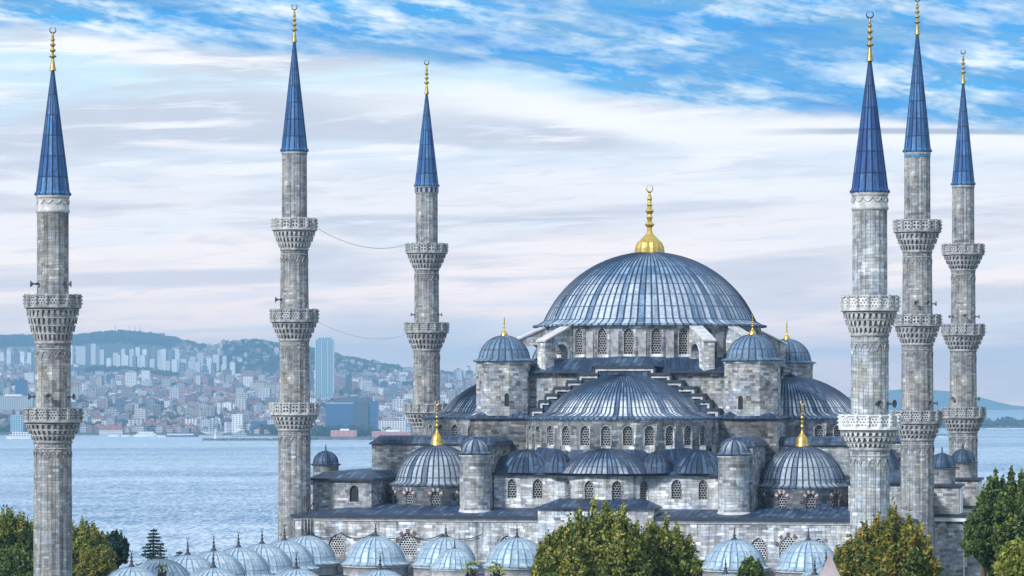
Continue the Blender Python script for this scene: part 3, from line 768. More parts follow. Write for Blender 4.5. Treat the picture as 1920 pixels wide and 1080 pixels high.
# flat lead roofs and cornices of the four ranges
def rng_box(mb, x0, x1, y0, y1, z, over=.35):
    mb.box(x0-over, x1+over, y0-over, y1+over, z, z+.18, 1)
ro = MB()
for (x0, x1, y0, y1) in ((-32.9, 32.9, -37.9, -30.3), (-32.9, 32.9, -90.6, -83.2), (-32.9, -25.4, -83.1, -38.0), (25.4, 32.9, -83.1, -38.0)):
    ro.box(x0-.3, x1+.3, y0-.3, y1+.3, 8.75, 8.95, 1); ro.box(x0, x1, y0, y1, 8.4, 8.748, 2)
    hw_ = 1.3
    ro.quad([(x0, y0, 8.96), (x1, y0, 8.96), (x1-hw_, y0+hw_, 9.35), (x0+hw_, y0+hw_, 9.35)]); ro.quad([(x1, y0, 8.96), (x1, y1, 8.96), (x1-hw_, y1-hw_, 9.35), (x1-hw_, y0+hw_, 9.35)])
    ro.quad([(x1, y1, 8.96), (x0, y1, 8.96), (x0+hw_, y1-hw_, 9.35), (x1-hw_, y1-hw_, 9.35)]); ro.quad([(x0, y1, 8.96), (x0, y0, 8.96), (x0+hw_, y0+hw_, 9.35), (x0+hw_, y1-hw_, 9.35)])
    ro.quad([(x0+hw_, y0+hw_, 9.35), (x1-hw_, y0+hw_, 9.35), (x1-hw_, y1-hw_, 9.35), (x0+hw_, y1-hw_, 9.35)])
ro.obj('arcade_roof', [M['lead_roof'], M['lead_edge'], M['trim']], court)
aw = MB()
for (x0, x1, y) in ((-32.9, 32.9, -90.5),): aw.box(x0, x1, y, y+.9, 0, 8.398)
aw.box(-32.85, -31.95, -89.58, -30.3, 0, 8.396); aw.box(31.95, 32.85, -89.58, -30.3, 0, 8.396)
aw.box(-2.6, 2.6, -92.6, -88.4, 0, 12.2); aw.box(-3.0, 3.0, -93.0, -88.2, 12.2, 12.45)
aw.obj('court_wall', M['stone'], court)
# arches on the court side
ac = MB()
def arcade(p0, p1, n):
    p0, p1 = Vector((*p0, 0)), Vector((*p1, 0)); d_ = (p1-p0).normalized(); L = (p1-p0).length/n; ang = math.atan2(d_.y, d_.x)
    for i in range(n):
        xf = Matrix.Translation(p0+d_*L*(i+.5)) @ Matrix.Rotation(ang, 4, 'Z')
        a_ = arch(L-1., 7.2, .3, 6)
        P = [(L/2-.002, 0), (L/2-.002, 8.39), (-L/2+.002, 8.39), (-L/2+.002, 0), (-L/2+.5, 0)]+[p for p in reversed(a_[2:])]+[(L/2-.5, 0)]
        ac.strip(P, xf, -.3, .3)
arcade((-25.4, -38.2), (25.4, -38.2), 7); arcade((-25.4, -83.0), (25.4, -83.0), 7)
arcade((-25.2, -82.5), (-25.2, -38.7), 6); arcade((25.2, -82.5), (25.2, -38.7), 6)
ac.obj('arches', M['trim'], court)

# ------------------------------------------------------------------ minarets
def muqarnas(parent, zt, zb, Rt, Rb, m, tiers=3, n=24):
    mb = MB(); core = []
    for i in range(tiers+1):
        t = i/tiers; r = Rb+(Rt-Rb)*(1-(1-t)**1.25)
        core.append((r, t))
    prof = [(Rb*.97, zb-.02)]
    H = zt-zb
    for i in range(tiers):
        r0 = core[i][0]; r1 = core[i+1][0]; z0 = zb+H*i/tiers; z1 = zb+H*(i+1)/tiers
        prof += [(r0-.10, z0), (r0-.06, z0+(z1-z0)*.5), (r1-.26, z1-.16), (r1+.03, z1-.11), (r1+.03, z1)]
    mb.lathe(prof, 32, mi=0, smooth=False)
    for i in range(tiers):
        r0 = core[i][0]; r1 = core[i+1][0]; z0 = zb+H*i/tiers; z1 = zb+H*(i+1)/tiers-.05; h = z1-z0
        for k in range(n):
            a = 2*PI*k/n; wd = PI*r1/n*.60; xf = X(0, 0, 0, a)
            b = len(mb.v)
            for p in ((-wd, -r1, z1), (wd, -r1, z1), (wd, -r0+.05, z1), (-wd, -r0+.05, z1),
                      (-wd*.95, -r1+.02, z1-h*.30), (wd*.95, -r1+.02, z1-h*.30), (wd*.5, -r0+.03, z1-h*.4), (-wd*.5, -r0+.03, z1-h*.4),
                      (-wd*.42, -r0-.04-(r1-r0)*.45, z0+h*.16), (wd*.42, -r0-.04-(r1-r0)*.45, z0+h*.16)):
                mb.v.append(tuple(xf @ Vector(p)))
            for q in ((0, 1, 2, 3), (1, 0, 4, 5), (2, 1, 5, 6), (0, 3, 7, 4), (5, 4, 8, 9), (6, 5, 9), (4, 7, 8), (7, 6, 9, 8)): mb.face([b+j for j in q], None, 1)
    return mb.obj('muqarnas', m, parent)
def balcony(parent, zt, zf, zb, R, Rs_top, Rs_bot, pm='pierce_lat', rail='trim_dark', n=16):
    """zt rail top, zf underside of the slab, zb foot of the corbelling"""
    mb = MB(); R1 = R*.985
    mb.lathe([(Rs_top*.9, zf+.24), (R1, zf+.24), (R1+.10, zf+.20), (R1+.10, zf+.10), (R1-.08, zf+.05), (R1-.16, zf), (Rs_top*.9, zf)], n*2, smooth=False)
    bo = mb.obj('balcony', [M[rail]], parent)
    # rails and posts
    p = MB(); z0 = zf+.24; off_ = PI/n
    for k in range(n):
        a = 2*PI*k/n; hw_ = R1*math.tan(PI/n); xf = X(0, 0, 0, a)
        p.box(-hw_, hw_, -R1, -R1+.14, z0, z0+.10, 0, xf=xf); p.box(-hw_, hw_, -R1-.03, -R1+.17, zt-.10, zt, 0, xf=xf)
        a2 = a+PI/n; rr = R1/math.cos(PI/n)
        xf2 = X(0, 0, 0, a2); p.box(-.10, .10, -rr-.05, -rr+.14, z0, zt+.05, 0, xf=xf2)
        for t in (.25, .55, .85): zz = z0+(zt-z0)*t; p.box(-.07, .07, -rr-.16, -rr-.05, zz-.06, zz+.06, 0, xf=xf2)
        # opaque parapet panel, the shade inside its holes painted dark
        b = len(p.v)
        for (xx, zz) in ((-hw_, z0+.12), (hw_, z0+.12), (hw_, zt-.13), (-hw_, zt-.13)): p.v.append(tuple(xf @ Vector((xx, -R1+.07, zz))))
        p.face((b, b+1, b+2, b+3), [(-hw_+k*5., 0), (hw_+k*5., 0), (hw_+k*5., zt-.13-z0-.12), (-hw_+k*5., zt-.13-z0-.12)], 1)
    p.obj('parapet', [M[rail], M[pm]], bo)
    muqarnas(bo, zf, zb, R*.93, Rs_bot, [M['trim_dark'], M[rail]], 4 if zf-zb > 2. else 3, 28)
def arcband(mb, z, r, n, h, up=True):
    for k in range(n):
        a0 = 2*PI*k/n; P = []
        for j in range(7):
            t = j/6; a = a0+2*PI*t/n; zz = z+(h*math.sin(PI*t) if up else -h*math.sin(PI*t)); P.append((r*math.cos(a), r*math.sin(a), zz))
        mb.tube(P, .045, 4)
def minaret(px_, Y, label, tip, finb, spb, sphw, secs, bals, band=None, spm='lead_spire', shaft='stone_shaft', pms=None, rails=None, zground=0.):
    k = FPX/Y; Z = lambda y: CAMZ+(YH-y)/k
    t = thing('minaret', label, 'minaret', ((px_-960)/k, Y, 0), R_(rnd.uniform(0, 20)), group='six minarets of the mosque')
    # finial
    zf_, zt_ = Z(finb), Z(tip); h = zt_-zf_
    alem(t, 0, 0, zf_-.1, (h+.1)/1.02, .30, 'gold_dim', 'iron')
    # spire
    zs = Z(spb); r0 = sphw/k
    s = MB(); prof = [(r0*.9, zs-.12), (r0+.10, zs-.12), (r0+.12, zs+.02), (r0*.985, zs+.22)]+[(r0*.975*(1-u)+.12*u, zs+.3+(zf_-zs-.3)*u) for u in [j/10 for j in range(11)]]
    s.ribbed(prof, 16, rib=.05, rw=.045, rowh=1.75); s.obj('spire', M[spm], t)
    # shaft sections between balconies: secs = [(ytop, ybot, hw_top, hw_bot)]
    for i, (a, b, h0, h1) in enumerate(secs):
        z1, z0 = Z(a), (Z(b) if b < 1079 else zground)
        mb = MB(); mb.lathe([(h1/k, z0), (h0/k, z1)], 32, smooth=False, flute=.035, Ru=h1/k)
        mb.lathe([(h0/k*1.0, z1-.35), (h0/k*1.05, z1-.3), (h0/k*1.05, z1-.12), (h0/k*1.0, z1-.05)], 32, mi=1)
        if i > 0: 
            arcband(mb, z1-1.5, h0/k*1.0, 14, .55); mb.lathe([(h0/k*1.0, z1-.80), (h0/k*1.03, z1-.75), (h0/k*1.0, z1-.70)], 32, mi=1)
        mb.obj('shaft', [M[shaft], M['trim_dark']], t)
    if band == 'garland':
        z1, z0 = Z(spb+2), Z(spb+34); r = secs[0][2]/k; mb = MB()
        mb.lathe([(r, z0-.1), (r*1.08, z0), (r*1.08, z0+.15), (r*1.02, z0+.3), (r*1.02, z1-.3), (r*1.08, z1-.15), (r*1.08, z1)], 40)
        arcband(mb, z1-.45, r*1.04, 12, .32, False); mb.obj('garland_band', M['trim'], t)
    if band == 'tile':
        z1, z0 = Z(spb+2), Z(spb+13); r = secs[0][2]/k; mb = MB(); mb.lathe([(r*1.0, z0), (r*1.02, z0+.02), (r*1.02, z1)], 32); mb.obj('tile_band', M['tile_blue'], t)
    if band == 'arches':
        z1, z0 = Z(spb+2), Z(spb+14); r = secs[0][2]/k; mb = MB(); mb.lathe([(r, z0-.05), (r*1.05, z0), (r*1.05, z1)], 32)
        for j in range(14):
            a = 2*PI*j/14; mb.strip(arch(.3, z1-z0-.15, .3, 4), X(r*1.05*math.cos(a), r*1.05*math.sin(a), z0+.05, a), -.02, .05, 1)
        mb.obj('arcade_band', [M['trim'], M['lead_spire_dark']], t)
    for i, (yt, yf, yb, hw_) in enumerate(bals):
        balcony(t, Z(yt), Z(yf), Z(yb), hw_/k, secs[i][3]/k, secs[i+1][2]/k, (pms or {}).get(i, 'pierce_lat'), (rails or {}).get(i, 'trim_dark'))
    return t
MIN = {}
MIN['E'] = minaret(99, 268.3, 'stone minaret alone at the far left with two balconies and a garland band', 50, 130, 364, 31, [(366, 560, 29.5, 29.5), (638, 770, 33, 34), (824, 1085, 35, 37.5)], [(553, 580, 640, 52.5), (765, 794, 826, 54.5)], 'garland')
MIN['C'] = minaret(552, 330.1, 'tall three-balcony minaret left of the mosque, at the near left corner of the hall', 8, 77, 282, 24, [(284, 415, 23.3, 23.8), (464, 585, 25.5, 26.8), (634, 760, 27.6, 29), (802, 1085, 30, 32)], [(410, 434, 466, 42), (580, 606, 636, 44.5), (755, 780, 804, 46)], pms={0: 'pierce_dot', 2: 'pierce_dot'}, rails={0: 'trim', 2: 'trim'})
MIN['A'] = minaret(800, 384.2, 'slender three-balcony minaret standing behind the left semi-dome of the mosque', 112, 174, 348, 22, [(350, 460, 21, 21.2), (502, 610, 23, 23.7), (653, 762, 25, 25.8), (797, 1085, 26, 28)], [(457, 477, 504, 38.5), (605, 626, 655, 40.5), (757, 776, 799, 42)], 'arches', pms={0: 'pierce_dot'})
MIN['F'] = minaret(1631, 253.4, 'thickest pale minaret right of the mosque with a new white marble lower balcony', 20, 112, 359, 34, [(361, 562, 32.5, 33), (623, 784, 35, 36), (837, 1085, 37, 39)], [(555, 586, 626, 53.5), (778, 808, 839, 57)], 'garland', 'lead_spire_dark', 'stone_shaft_pale', {0: 'pierce_white', 1: 'pierce_white'}, {0: 'trim', 1: 'trim_white'})
MIN['D'] = minaret(1720, 316.1, 'tallest-looking three-balcony minaret, middle one of the three on the right', -8, 63, 283, 24.5, [(285, 420, 24, 24.6), (468, 596, 27, 28.5), (642, 776, 29, 30.5), (820, 1085, 31, 33)], [(413, 438, 470, 43.5), (590, 614, 644, 44), (770, 796, 823, 46)], 'tile', 'lead_spire', pms={0: 'pierce_dot', 1: 'pierce_dot'})
MIN['B'] = minaret(1806, 370.3, 'rightmost slender three-balcony minaret with open water beside its foot', 92, 155, 345, 20.8, [(347, 463, 20.5, 21), (503, 614, 22.5, 23.2), (654, 770, 24.5, 25.6), (807, 1085, 26.5, 28.5)], [(458, 480, 505, 38.5), (608, 631, 656, 39.5), (763, 786, 809, 41)])

# ------------------------------------------------------------------ loudspeakers
hm = MB(); hm.lathe([(.02, 0), (.07, .02), (.07, .25), (.10, .35), (.18, .48), (.30, .58), (.31, .60), (.28, .60), (.12, .42), (.02, .38)], 14)
HORN = hm.mesh('horn', [M['grey']]); bm_ = MB(); bm_.box(-.05, .05, -.05, .05, -.55, .05); bm_.box(-.11, .11, -.11, .11, -.05, .12); BRK = bm_.mesh('bracket', [M['iron']])
def speaker(mk, px_, y_, head, label, s=1.):
    t = MIN[mk]; Y = t.location.y; k = FPX/Y; z = CAMZ+(YH-y_)/k
    dx = (px_-960)/k-t.location.x; r = 1.35
    r = math.hypot(dx, .3) if abs(dx) > 1.5 else 1.5
    yy = -math.sqrt(max(r*r-dx*dx, .04))
    o = thing('loudspeaker', label, 'loudspeaker', (t.location.x+dx, Y+yy, z), 0, 'horn loudspeakers on the minarets'); o.scale = (s*.78,)*3
    a = R_(head)     # heading of the horn mouth: 0 = +x, -90 = towards the camera
    h = link('horn', HORN, o); h.rotation_euler = Vector((math.cos(a), math.sin(a), .0)).to_track_quat('Z', 'Y').to_euler()
    inward = Vector((-dx, -yy, 0)).normalized(); b = link('bracket', BRK, o)
    b.rotation_euler = (-inward).to_track_quat('Z', 'Y').to_euler(); return o
speaker('E', 73, 533, 180, 'grey horn loudspeaker pointing left above the upper balcony of the far left minaret', 1.2)
speaker('E', 124, 533, 0, 'grey horn loudspeaker pointing right above the upper balcony of the far left minaret', 1.2)
speaker('E', 98, 744, -90, 'dark horn loudspeaker facing forward above the lower balcony of the far left minaret', 1.25)
speaker('E', 66, 744, 180, 'horn loudspeaker pointing left above the lower balcony of the far left minaret', 1.1)
speaker('E', 130, 744, -20, 'horn loudspeaker pointing right above the lower balcony of the far left minaret', 1.1)
speaker('C', 528, 562, 180, 'horn loudspeaker pointing left above the middle balcony of the minaret at the near left corner', 1.3)
speaker('A', 778, 590, 180, 'small horn loudspeaker pointing left above the middle balcony of the minaret behind the left semi-dome')
speaker('A', 822, 590, 0, 'small horn loudspeaker pointing right above the middle balcony of the minaret behind the left semi-dome')
speaker('F', 1640, 757, -70, 'horn loudspeaker facing forward just above the white marble balcony', 1.2)
speaker('F', 1663, 757, -40, 'large horn loudspeaker at the right edge of the shaft above the white marble balcony', 1.35)
speaker('D', 1714, 570, -90, 'left of two horn loudspeakers facing forward on the middle minaret of the right three', 1.1)
speaker('D', 1737, 570, -90, 'right of two horn loudspeakers facing forward on the middle minaret of the right three', 1.1)
speaker('D', 1744, 570, 0, 'horn loudspeaker pointing right above the middle balcony of the middle right minaret', 1.1)
speaker('D', 1738, 756, -70, 'forward-facing horn loudspeaker above the lowest balcony of the middle right minaret', 1.1)
speaker('D', 1748, 756, -10, 'horn loudspeaker sticking out right above the lowest balcony of the middle right minaret', 1.1)
speaker('B', 1785, 594, 180, 'horn loudspeaker pointing left above the middle balcony of the rightmost minaret')
speaker('B', 1806, 593, -90, 'horn loudspeaker facing forward above the middle balcony of the rightmost minaret')
speaker('B', 1827, 594, 0, 'horn loudspeaker pointing right above the middle balcony of the rightmost minaret')
speaker('B', 1787, 748, -120, 'horn loudspeaker above the lowest balcony of the rightmost minaret, on its left side')
speaker('B', 1827, 748, -30, 'horn loudspeaker above the lowest balcony of the rightmost minaret, on its right side')
# cables
def at(px_, y_, Y): return Vector(((px_-960)*Y/FPX, Y, CAMZ+(YH-y_)*Y/FPX))
def cable(p0, p1, sag, r, label, name='cable', n=24):
    mb = MB(); P = [p0.lerp(p1, i/n)-Vector((0, 0, sag*4*(i/n)*(1-i/n))) for i in range(n+1)]
    mb.tube(P, r, 4); o = mb.obj(name, M['cable'], None, None, label, 'cable', 'cables hung on the mosque'); return o
cable(at(595, 428, 330), at(764, 458, 384), 1.15, .022, 'thin cable sagging between the upper balconies of two left minarets')
cable(at(597, 604, 330), at(760, 628, 384), 1.0, .012, 'faint cable sagging between the middle balconies of two left minarets')
for i, (a, b) in enumerate(((580, 640), (640, 700), (700, 765), (765, 830), (830, 905))):
    pa = to_world(near_lx(a, -29.85), -29.85); pb2 = to_world(near_lx(b, -29.85), -29.85)
    cable(Vector((*pa, 13.3)), Vector((*pb2, 13.35)), .55, .05, ['dark cable swag on the hall wall next to the near left minaret', 'dark cable swag on the hall wall, second from the near left minaret', 'dark cable swag left of the red and white window arch', 'dark cable swag just right of the left red and white window arch', 'last dark cable swag to the right on the hall wall'][i])
mb = MB()
for j in range(4): 
    x0 = near_lx(566+6*j, -29.8); mb.tube([(x0+.2*j, -28.8, 17.0-.1*j), (x0+.1, -29.7, 15.6), (x0, -29.78, 14.2), (x0-.02, -29.78, 9.2)], .07, 5)
mb.tube([(near_lx(566, -29.8), -29.7, 12.8), (near_lx(545, -29.8), -29.9, 10.6), (near_lx(528, -29.8), -29.95, 9.9)], .05, 5)
o = mb.obj('cable_bundle', M['cable'], None, (MOS[0], MOS[1], 0), 'bundle of black cables running down the left corner of the hall wall', 'cable'); o.rotation_euler = (0, 0, -TH)

# ------------------------------------------------------------------ ground, sea, far shore
SEA = -34.0
def gmat(name, stops, sc_=.05, rough=.9):
    m, T = mat(name); tcn = T.node('ShaderNodeTexCoord').outputs['Object']
    n = T.noise(tcn, sc_, 6., .65); finish(T, T.ramp(n, stops), rough, 0., n, .3, .2); return m
M['ground'] = gmat('park_ground', [(.35, (.05, .08, .03)), (.5, (.10, .12, .06)), (.65, (.19, .18, .16))], .03)
M['slope'] = gmat('city_slope', [(.3, (.05, .07, .06)), (.5, (.14, .14, .13)), (.7, (.22, .21, .19))], .03)
M['hill'] = gmat('wooded_hill', [(.3, (.035, .055, .05)), (.6, (.06, .085, .065)), (.75, (.10, .11, .09))], .012)
def grid(name, xs, ys, zf, m, kind='structure', xy=None):
    v = []; 
    for y in ys:
        for x in xs:
            X_, Y_ = (x, y) if xy is None else xy(x, y)
            v.append((X_, Y_, zf(x, y)))
    n = len(xs); f = [(j*n+i, j*n+i+1, (j+1)*n+i+1, (j+1)*n+i) for j in range(len(ys)-1) for i in range(n-1)]
    me = bpy.data.meshes.new(name); me.from_pydata(v, [], f); me.uv_layers.new(name='UVMap')
    mm = m if isinstance(m, list) else [m]
    for q in mm: me.materials.append(q)
    me.polygons.foreach_set('use_smooth', [True]*len(f)); me.update()
    return link(name, me, kind=kind)
def sst(a, b, x): t = min(1, max(0, (x-a)/(b-a))); return t*t*(3-2*t)
grid('ground', list(range(-1500, 1501, 60)), [-600, -300, -100, 0, 100, 200, 300, 400, 440, 480, 520, 560, 600, 650, 700, 760, 820, 900], lambda x, y: -40*sst(440, 840, y), M['ground'])
# the sea
m, T = mat('sea_water'); tcn = T.node('ShaderNodeTexCoord').outputs['Object']; p3 = T.sep(tcn)
wv = T.noise(T.xyz(T.mul(p3[0], .42), T.mul(p3[1], .075), 0.), 1., 3., .6, .0)
wv2 = T.noise(T.xyz(T.mul(p3[0], .11), T.mul(p3[1], .018), 3.), 1., 6., .78, .0)
wv3 = T.noise(T.xyz(T.mul(p3[0], .012), T.mul(p3[1], .0050), 13.), 1., 8., .8, .0)
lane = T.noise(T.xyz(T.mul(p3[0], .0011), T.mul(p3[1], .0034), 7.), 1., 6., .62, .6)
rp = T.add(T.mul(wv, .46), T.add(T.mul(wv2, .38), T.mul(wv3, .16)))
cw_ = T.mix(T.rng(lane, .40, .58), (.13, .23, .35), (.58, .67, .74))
cw_ = T.mix(T.rng(rp, .455, .545), T.mix(.6, cw_, (.03, .13, .26)), T.mix(.5, cw_, (.74, .82, .90)))  # sky reflection and dark sides of the ripples painted into the water colour
finish(T, cw_, T.rng(lane, .35, .65, .42, .30), 0., rp, .8, 2.2, .5)
M['sea'] = m
grid('sea', list(range(-6000, 6001, 1500)), [700, 1500, 3000, 5000, 8000, 11000, 14000, 16900], lambda x, y: SEA, m)

SKY_ = [(-1200, 655), (-400, 640), (0, 632), (60, 631), (135, 632), (180, 625), (230, 622), (290, 627), (340, 638), (375, 646), (400, 645), (440, 642), (480, 641), (520, 650), (560, 656), (600, 660), (640, 671), (700, 682), (770, 694), (840, 704), (900, 711), (1000, 722), (1200, 744), (1700, 790)]
def interp(P, x):
    if x <= P[0][0]: return P[0][1]
    for (a, b), (c, d_) in zip(P, P[1:]):
        if x <= c: return b+(d_-b)*(x-a)/(c-a)
    return P[-1][1]
def shoreD(px_): return interp([(-1500, 5400), (0, 5420), (380, 5400), (540, 5200), (560, 4800), (640, 4760), (900, 4780), (1100, 5600), (1400, 8000), (1700, 11500)], px_)
def nz(x, y, s): return noise.noise(Vector((x*s, y*s, .5)))
def H(px_, D):
    ys = interp(SKY_, px_); D1 = 11200 if px_ < 385 else (11200-1500*sst(385, 430, px_))
    ztop = CAMZ+(YH-ys)*D1/FPX
    s = shoreD(px_)
    if D < s: return SEA-6+5*sst(s-60, s, D)
    P = [(s, -31.5), (s+260, -30), (6100, -16), (6600, 8), (7200, 36), (7900, 60), (8500, 72), (8900, 74), (9400, min(104, ztop*.75)), (D1, ztop), (D1+1600, ztop*.5), (D1+4000, -20)]
    z = interp(P, D); am = sst(s+300, 7000, D)
    z += am*(6*nz(px_, D, .012)+9*nz(px_*3, D, .0012))
    # wooded spur before the housing estate
    z += 34*math.exp(-((px_-215)/120)**2)*math.exp(-((D-8750)/330)**2)
    if px_ > 1050: z = min(z, z+(-34-z)*sst(1050, 1300, px_))
    return z
def polar(px_, D): return ((px_-960)/FPX*D, D)
Ds = [4600, 4700, 4760, 4820, 4900, 5000, 5100, 5200, 5300, 5380, 5420, 5480, 5560]+list(range(5650, 9400, 110))+list(range(9400, 12600, 160))+[13000, 14000, 15000]
grid('far_shore_hills', list(range(-1200, 1500, 14)), Ds, H, M['hill'], xy=polar)
# breakwater spits
def spit(pa, pb_, y, wdt, name='breakwater_ground'):
    D = (CAMZ-SEA)*FPX/(y-YH); mb = MB(); n = 60
    rr = random.Random(pa)
    for i in range(n):
        x = (pa+(pb_-pa)*(i+.5)/n-960)/FPX*D; s_ = (pb_-pa)/n/FPX*D*.75
        for j in range(3):
            h = rr.uniform(1.8, 3.6); xx = x+rr.uniform(-2, 2); yy = D+rr.uniform(-wdt, wdt)
            mb.box(xx-s_, xx+s_, yy-wdt*.6, yy+wdt*.6, SEA-1, SEA+h)
    return mb.obj(name, M['rubble'], kind='structure')
M['rubble'] = plain('rubble', (.16, .16, .155), .9, var=.4, sc_=.2)
spit(382, 540, 826, 7); spit(570, 790, 824.5, 8)
# right peninsula and island
def strip_land(name, P, y_base, depth, m):
    D = (CAMZ-SEA)*FPX/(y_base-YH); x0, x1 = P[0][0], P[-1][0]; n = 90
    def zf(x, y):
        t = (y-D)/depth; top = CAMZ+(YH-interp(P, x))*(D+depth*.45)/FPX
        prof = math.sin(PI*min(1, max(0, t))); return SEA-1.5+(top-SEA)*prof**.8+nz(x*3, y, .01)*2*prof
    return grid(name, [x0+(x1-x0)*i/n for i in range(n+1)], [D+depth*j/10 for j in range(11)], zf, m, xy=polar)
strip_land('island_hills', [(1400, 766), (1560, 750), (1640, 733), (1700, 729), (1760, 731), (1800, 735), (1840, 745), (1870, 753), (1900, 760), (1960, 764), (2200, 767)], 768.6, 900, M['hill'])
strip_land('peninsula_ground', [(1700, 803), (1760, 800), (1860, 799.5), (1960, 799), (2500, 799)], 803.5, 500, M['slope'])
strip_land('harbour_point_ground', [(1640, 815), (1690, 813), (1770, 812), (1782, 815)], 818, 160, M['slope'])

# ------------------------------------------------------------------ trees
def leafmat(name, stops, tr=.25):
    m, T = mat(name); (u, v, _), _v = uvs(T)
    c = T.ramp(u, stops); p = T.node('ShaderNodeBsdfPrincipled'); T.put(p.inputs['Base Color'], c); p.inputs['Roughness'].default_value = .6; p.inputs['Specular IOR Level'].default_value = .3
    t = T.node('ShaderNodeBsdfTranslucent'); T.put(t.inputs[0], c); mx = T.node('ShaderNodeMixShader'); mx.inputs[0].default_value = tr
    T.l.new(p.outputs[0], mx.inputs[1]); T.l.new(t.outputs[0], mx.inputs[2]); o = T.node('ShaderNodeOutputMaterial'); T.l.new(mx.outputs[0], o.inputs[0]); return m
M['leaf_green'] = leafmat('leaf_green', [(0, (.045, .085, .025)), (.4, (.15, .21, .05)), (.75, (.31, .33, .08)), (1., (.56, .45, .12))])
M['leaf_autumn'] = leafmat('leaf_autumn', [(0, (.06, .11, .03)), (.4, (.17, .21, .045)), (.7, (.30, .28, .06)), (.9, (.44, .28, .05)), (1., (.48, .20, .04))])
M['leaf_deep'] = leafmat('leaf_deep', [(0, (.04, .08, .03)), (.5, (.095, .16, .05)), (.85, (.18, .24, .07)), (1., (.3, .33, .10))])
M['leaf_yellow'] = leafmat('leaf_yellow', [(0, (.10, .16, .03)), (.5, (.22, .27, .05)), (1., (.42, .40, .08))])
M['needle'] = leafmat('needle', [(0, (.012, .04, .03)), (1., (.04, .085, .055))], .1)
M['bark'] = plain('bark', (.10, .085, .07), .9, var=.4, sc_=4.)
def leaves(pts, sizes, rs, name, m, flat=.0, tone=None):
    n = len(pts); rg = np.random.default_rng(rs)
    d1 = rg.normal(size=(n, 3)); d1 /= np.linalg.norm(d1, axis=1)[:, None]
    d2 = rg.normal(size=(n, 3)); d2 -= (d2*d1).sum(1)[:, None]*d1; d2 /= np.linalg.norm(d2, axis=1)[:, None]
    s = np.asarray(sizes)[:, None]
    c = np.stack([pts-d1*s, pts+d2*s*.55-d1*s*.1, pts+d1*s, pts-d2*s*.55-d1*s*.1], 1).reshape(-1, 3)
    me = bpy.data.meshes.new(name); me.vertices.add(4*n); me.vertices.foreach_set('co', c.ravel().astype(np.float32))
    me.loops.add(4*n); me.loops.foreach_set('vertex_index', np.arange(4*n, dtype=np.int32)); me.polygons.add(n)
    me.polygons.foreach_set('loop_start', np.arange(0, 4*n, 4, dtype=np.int32)); me.polygons.foreach_set('loop_total', np.full(n, 4, dtype=np.int32))
    me.materials.append(m); uv = me.uv_layers.new(name='UVMap')
    t = np.clip((rg.random(n) if tone is None else tone), 0, 1); uv.data.foreach_set('uv', np.repeat(np.stack([t, t], 1), 4, 0).ravel().astype(np.float32))
    me.update(calc_edges=True); me.validate(); return me
def tree(name, label, px_, ytop, Y, hwpx, m, seed, nl=14000, leaf=.26, low=None, group=None, cat='tree', columns=None):
    """crown made of upright sprays of leaf clumps; hwpx = half width seen at distance Y"""
    k = FPX/Y; zt = CAMZ+(YH-ytop)/k; R = hwpx/k; rg = np.random.default_rng(seed); rr = random.Random(seed)
    t = thing(name, label, cat, ((px_-960)/k, Y, 0), 0, group)
    zb = low if low is not None else max(2.0, zt-2.6*R)
    H_ = zt-zb; ns = 30
    P = []; S = []; TN = []; limbs = []
    for i in range(ns):
        a = i*2.399+rr.uniform(-.3, .3); q = math.sqrt((i+.3)/ns); x, y = R*.86*q*math.cos(a), R*.84*q*math.sin(a)
        top = zt-R*(.02+.62*q**3)-(rr.random()**1.6)*R*.42*(1 if i else 0)
        if i == 0: top = zt
        rad = R*rr.uniform(.15, .36); hgt = R*rr.uniform(.7, 1.4); tn = rr.uniform(-.28, .28)
        limbs.append((x, y, top-hgt*.6))
        nc = 22
        for j in range(nc):
            h = rr.random()**.9; cz_ = top-h*hgt; cr = rad*min(1, .15+1.9*h)
            aa = rr.uniform(0, 2*PI); cx_, cy_ = x+cr*math.cos(aa), y+cr*math.sin(aa)
            n = int(nl/(ns*nc)*rr.uniform(.5, 1.5)); g = rg.normal(size=(n, 3))*np.array([1, 1, 1.25])*R*.050*rr.uniform(.5, 1.5)
            P.append(g+np.array([cx_, cy_, cz_])); TN.append(np.clip(rg.normal(.45+tn+rr.uniform(-.15, .15), .22, n), 0, 1))
        n = int(nl*.0045); g = rg.normal(size=(n, 3))*np.array([.03, .03, .14])*R; P.append(g+np.array([x, y, top+R*.03])); TN.append(rg.random(n))
    # inner mass
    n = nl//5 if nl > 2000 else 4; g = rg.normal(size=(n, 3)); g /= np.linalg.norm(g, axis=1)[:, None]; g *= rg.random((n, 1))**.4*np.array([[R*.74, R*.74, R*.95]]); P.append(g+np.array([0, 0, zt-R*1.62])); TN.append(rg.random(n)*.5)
    P = np.concatenate(P); TN = np.concatenate(TN); S = leaf*rg.uniform(.6, 1.25, len(P))
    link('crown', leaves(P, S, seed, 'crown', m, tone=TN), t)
    tb = MB(); tb.tube([(0, 0, 0), (.1, 0, zb*.5), (0, .1, zb), (0, 0, zb+H_*.4)], [R*.075+.12, R*.06+.08, R*.05+.05, .06], 8)
    for (x, y, z) in limbs[::2]: tb.tube([(0, 0, zb*.75), (x*.4, y*.4, zb+(z-zb)*.5), (x, y, z)], [.16, .11, .04], 6)
    tb.obj('trunk', M['bark'], t); return t
tree('plane_tree', 'tall bushy green tree before the raised middle of the hall wall', 1128, 966, 214, 92, M['leaf_green'], 3, 69000, 0.160)
tree('plane_tree', 'lower green tree against the right flank of the tallest central tree', 1244, 990, 218, 60, M['leaf_green'], 5, 39000, 0.160)
tree('plane_tree', 'rounder green tree at the left foot of the central clump of trees', 1046, 1006, 210, 50, M['leaf_green'], 8, 30000, 0.160)
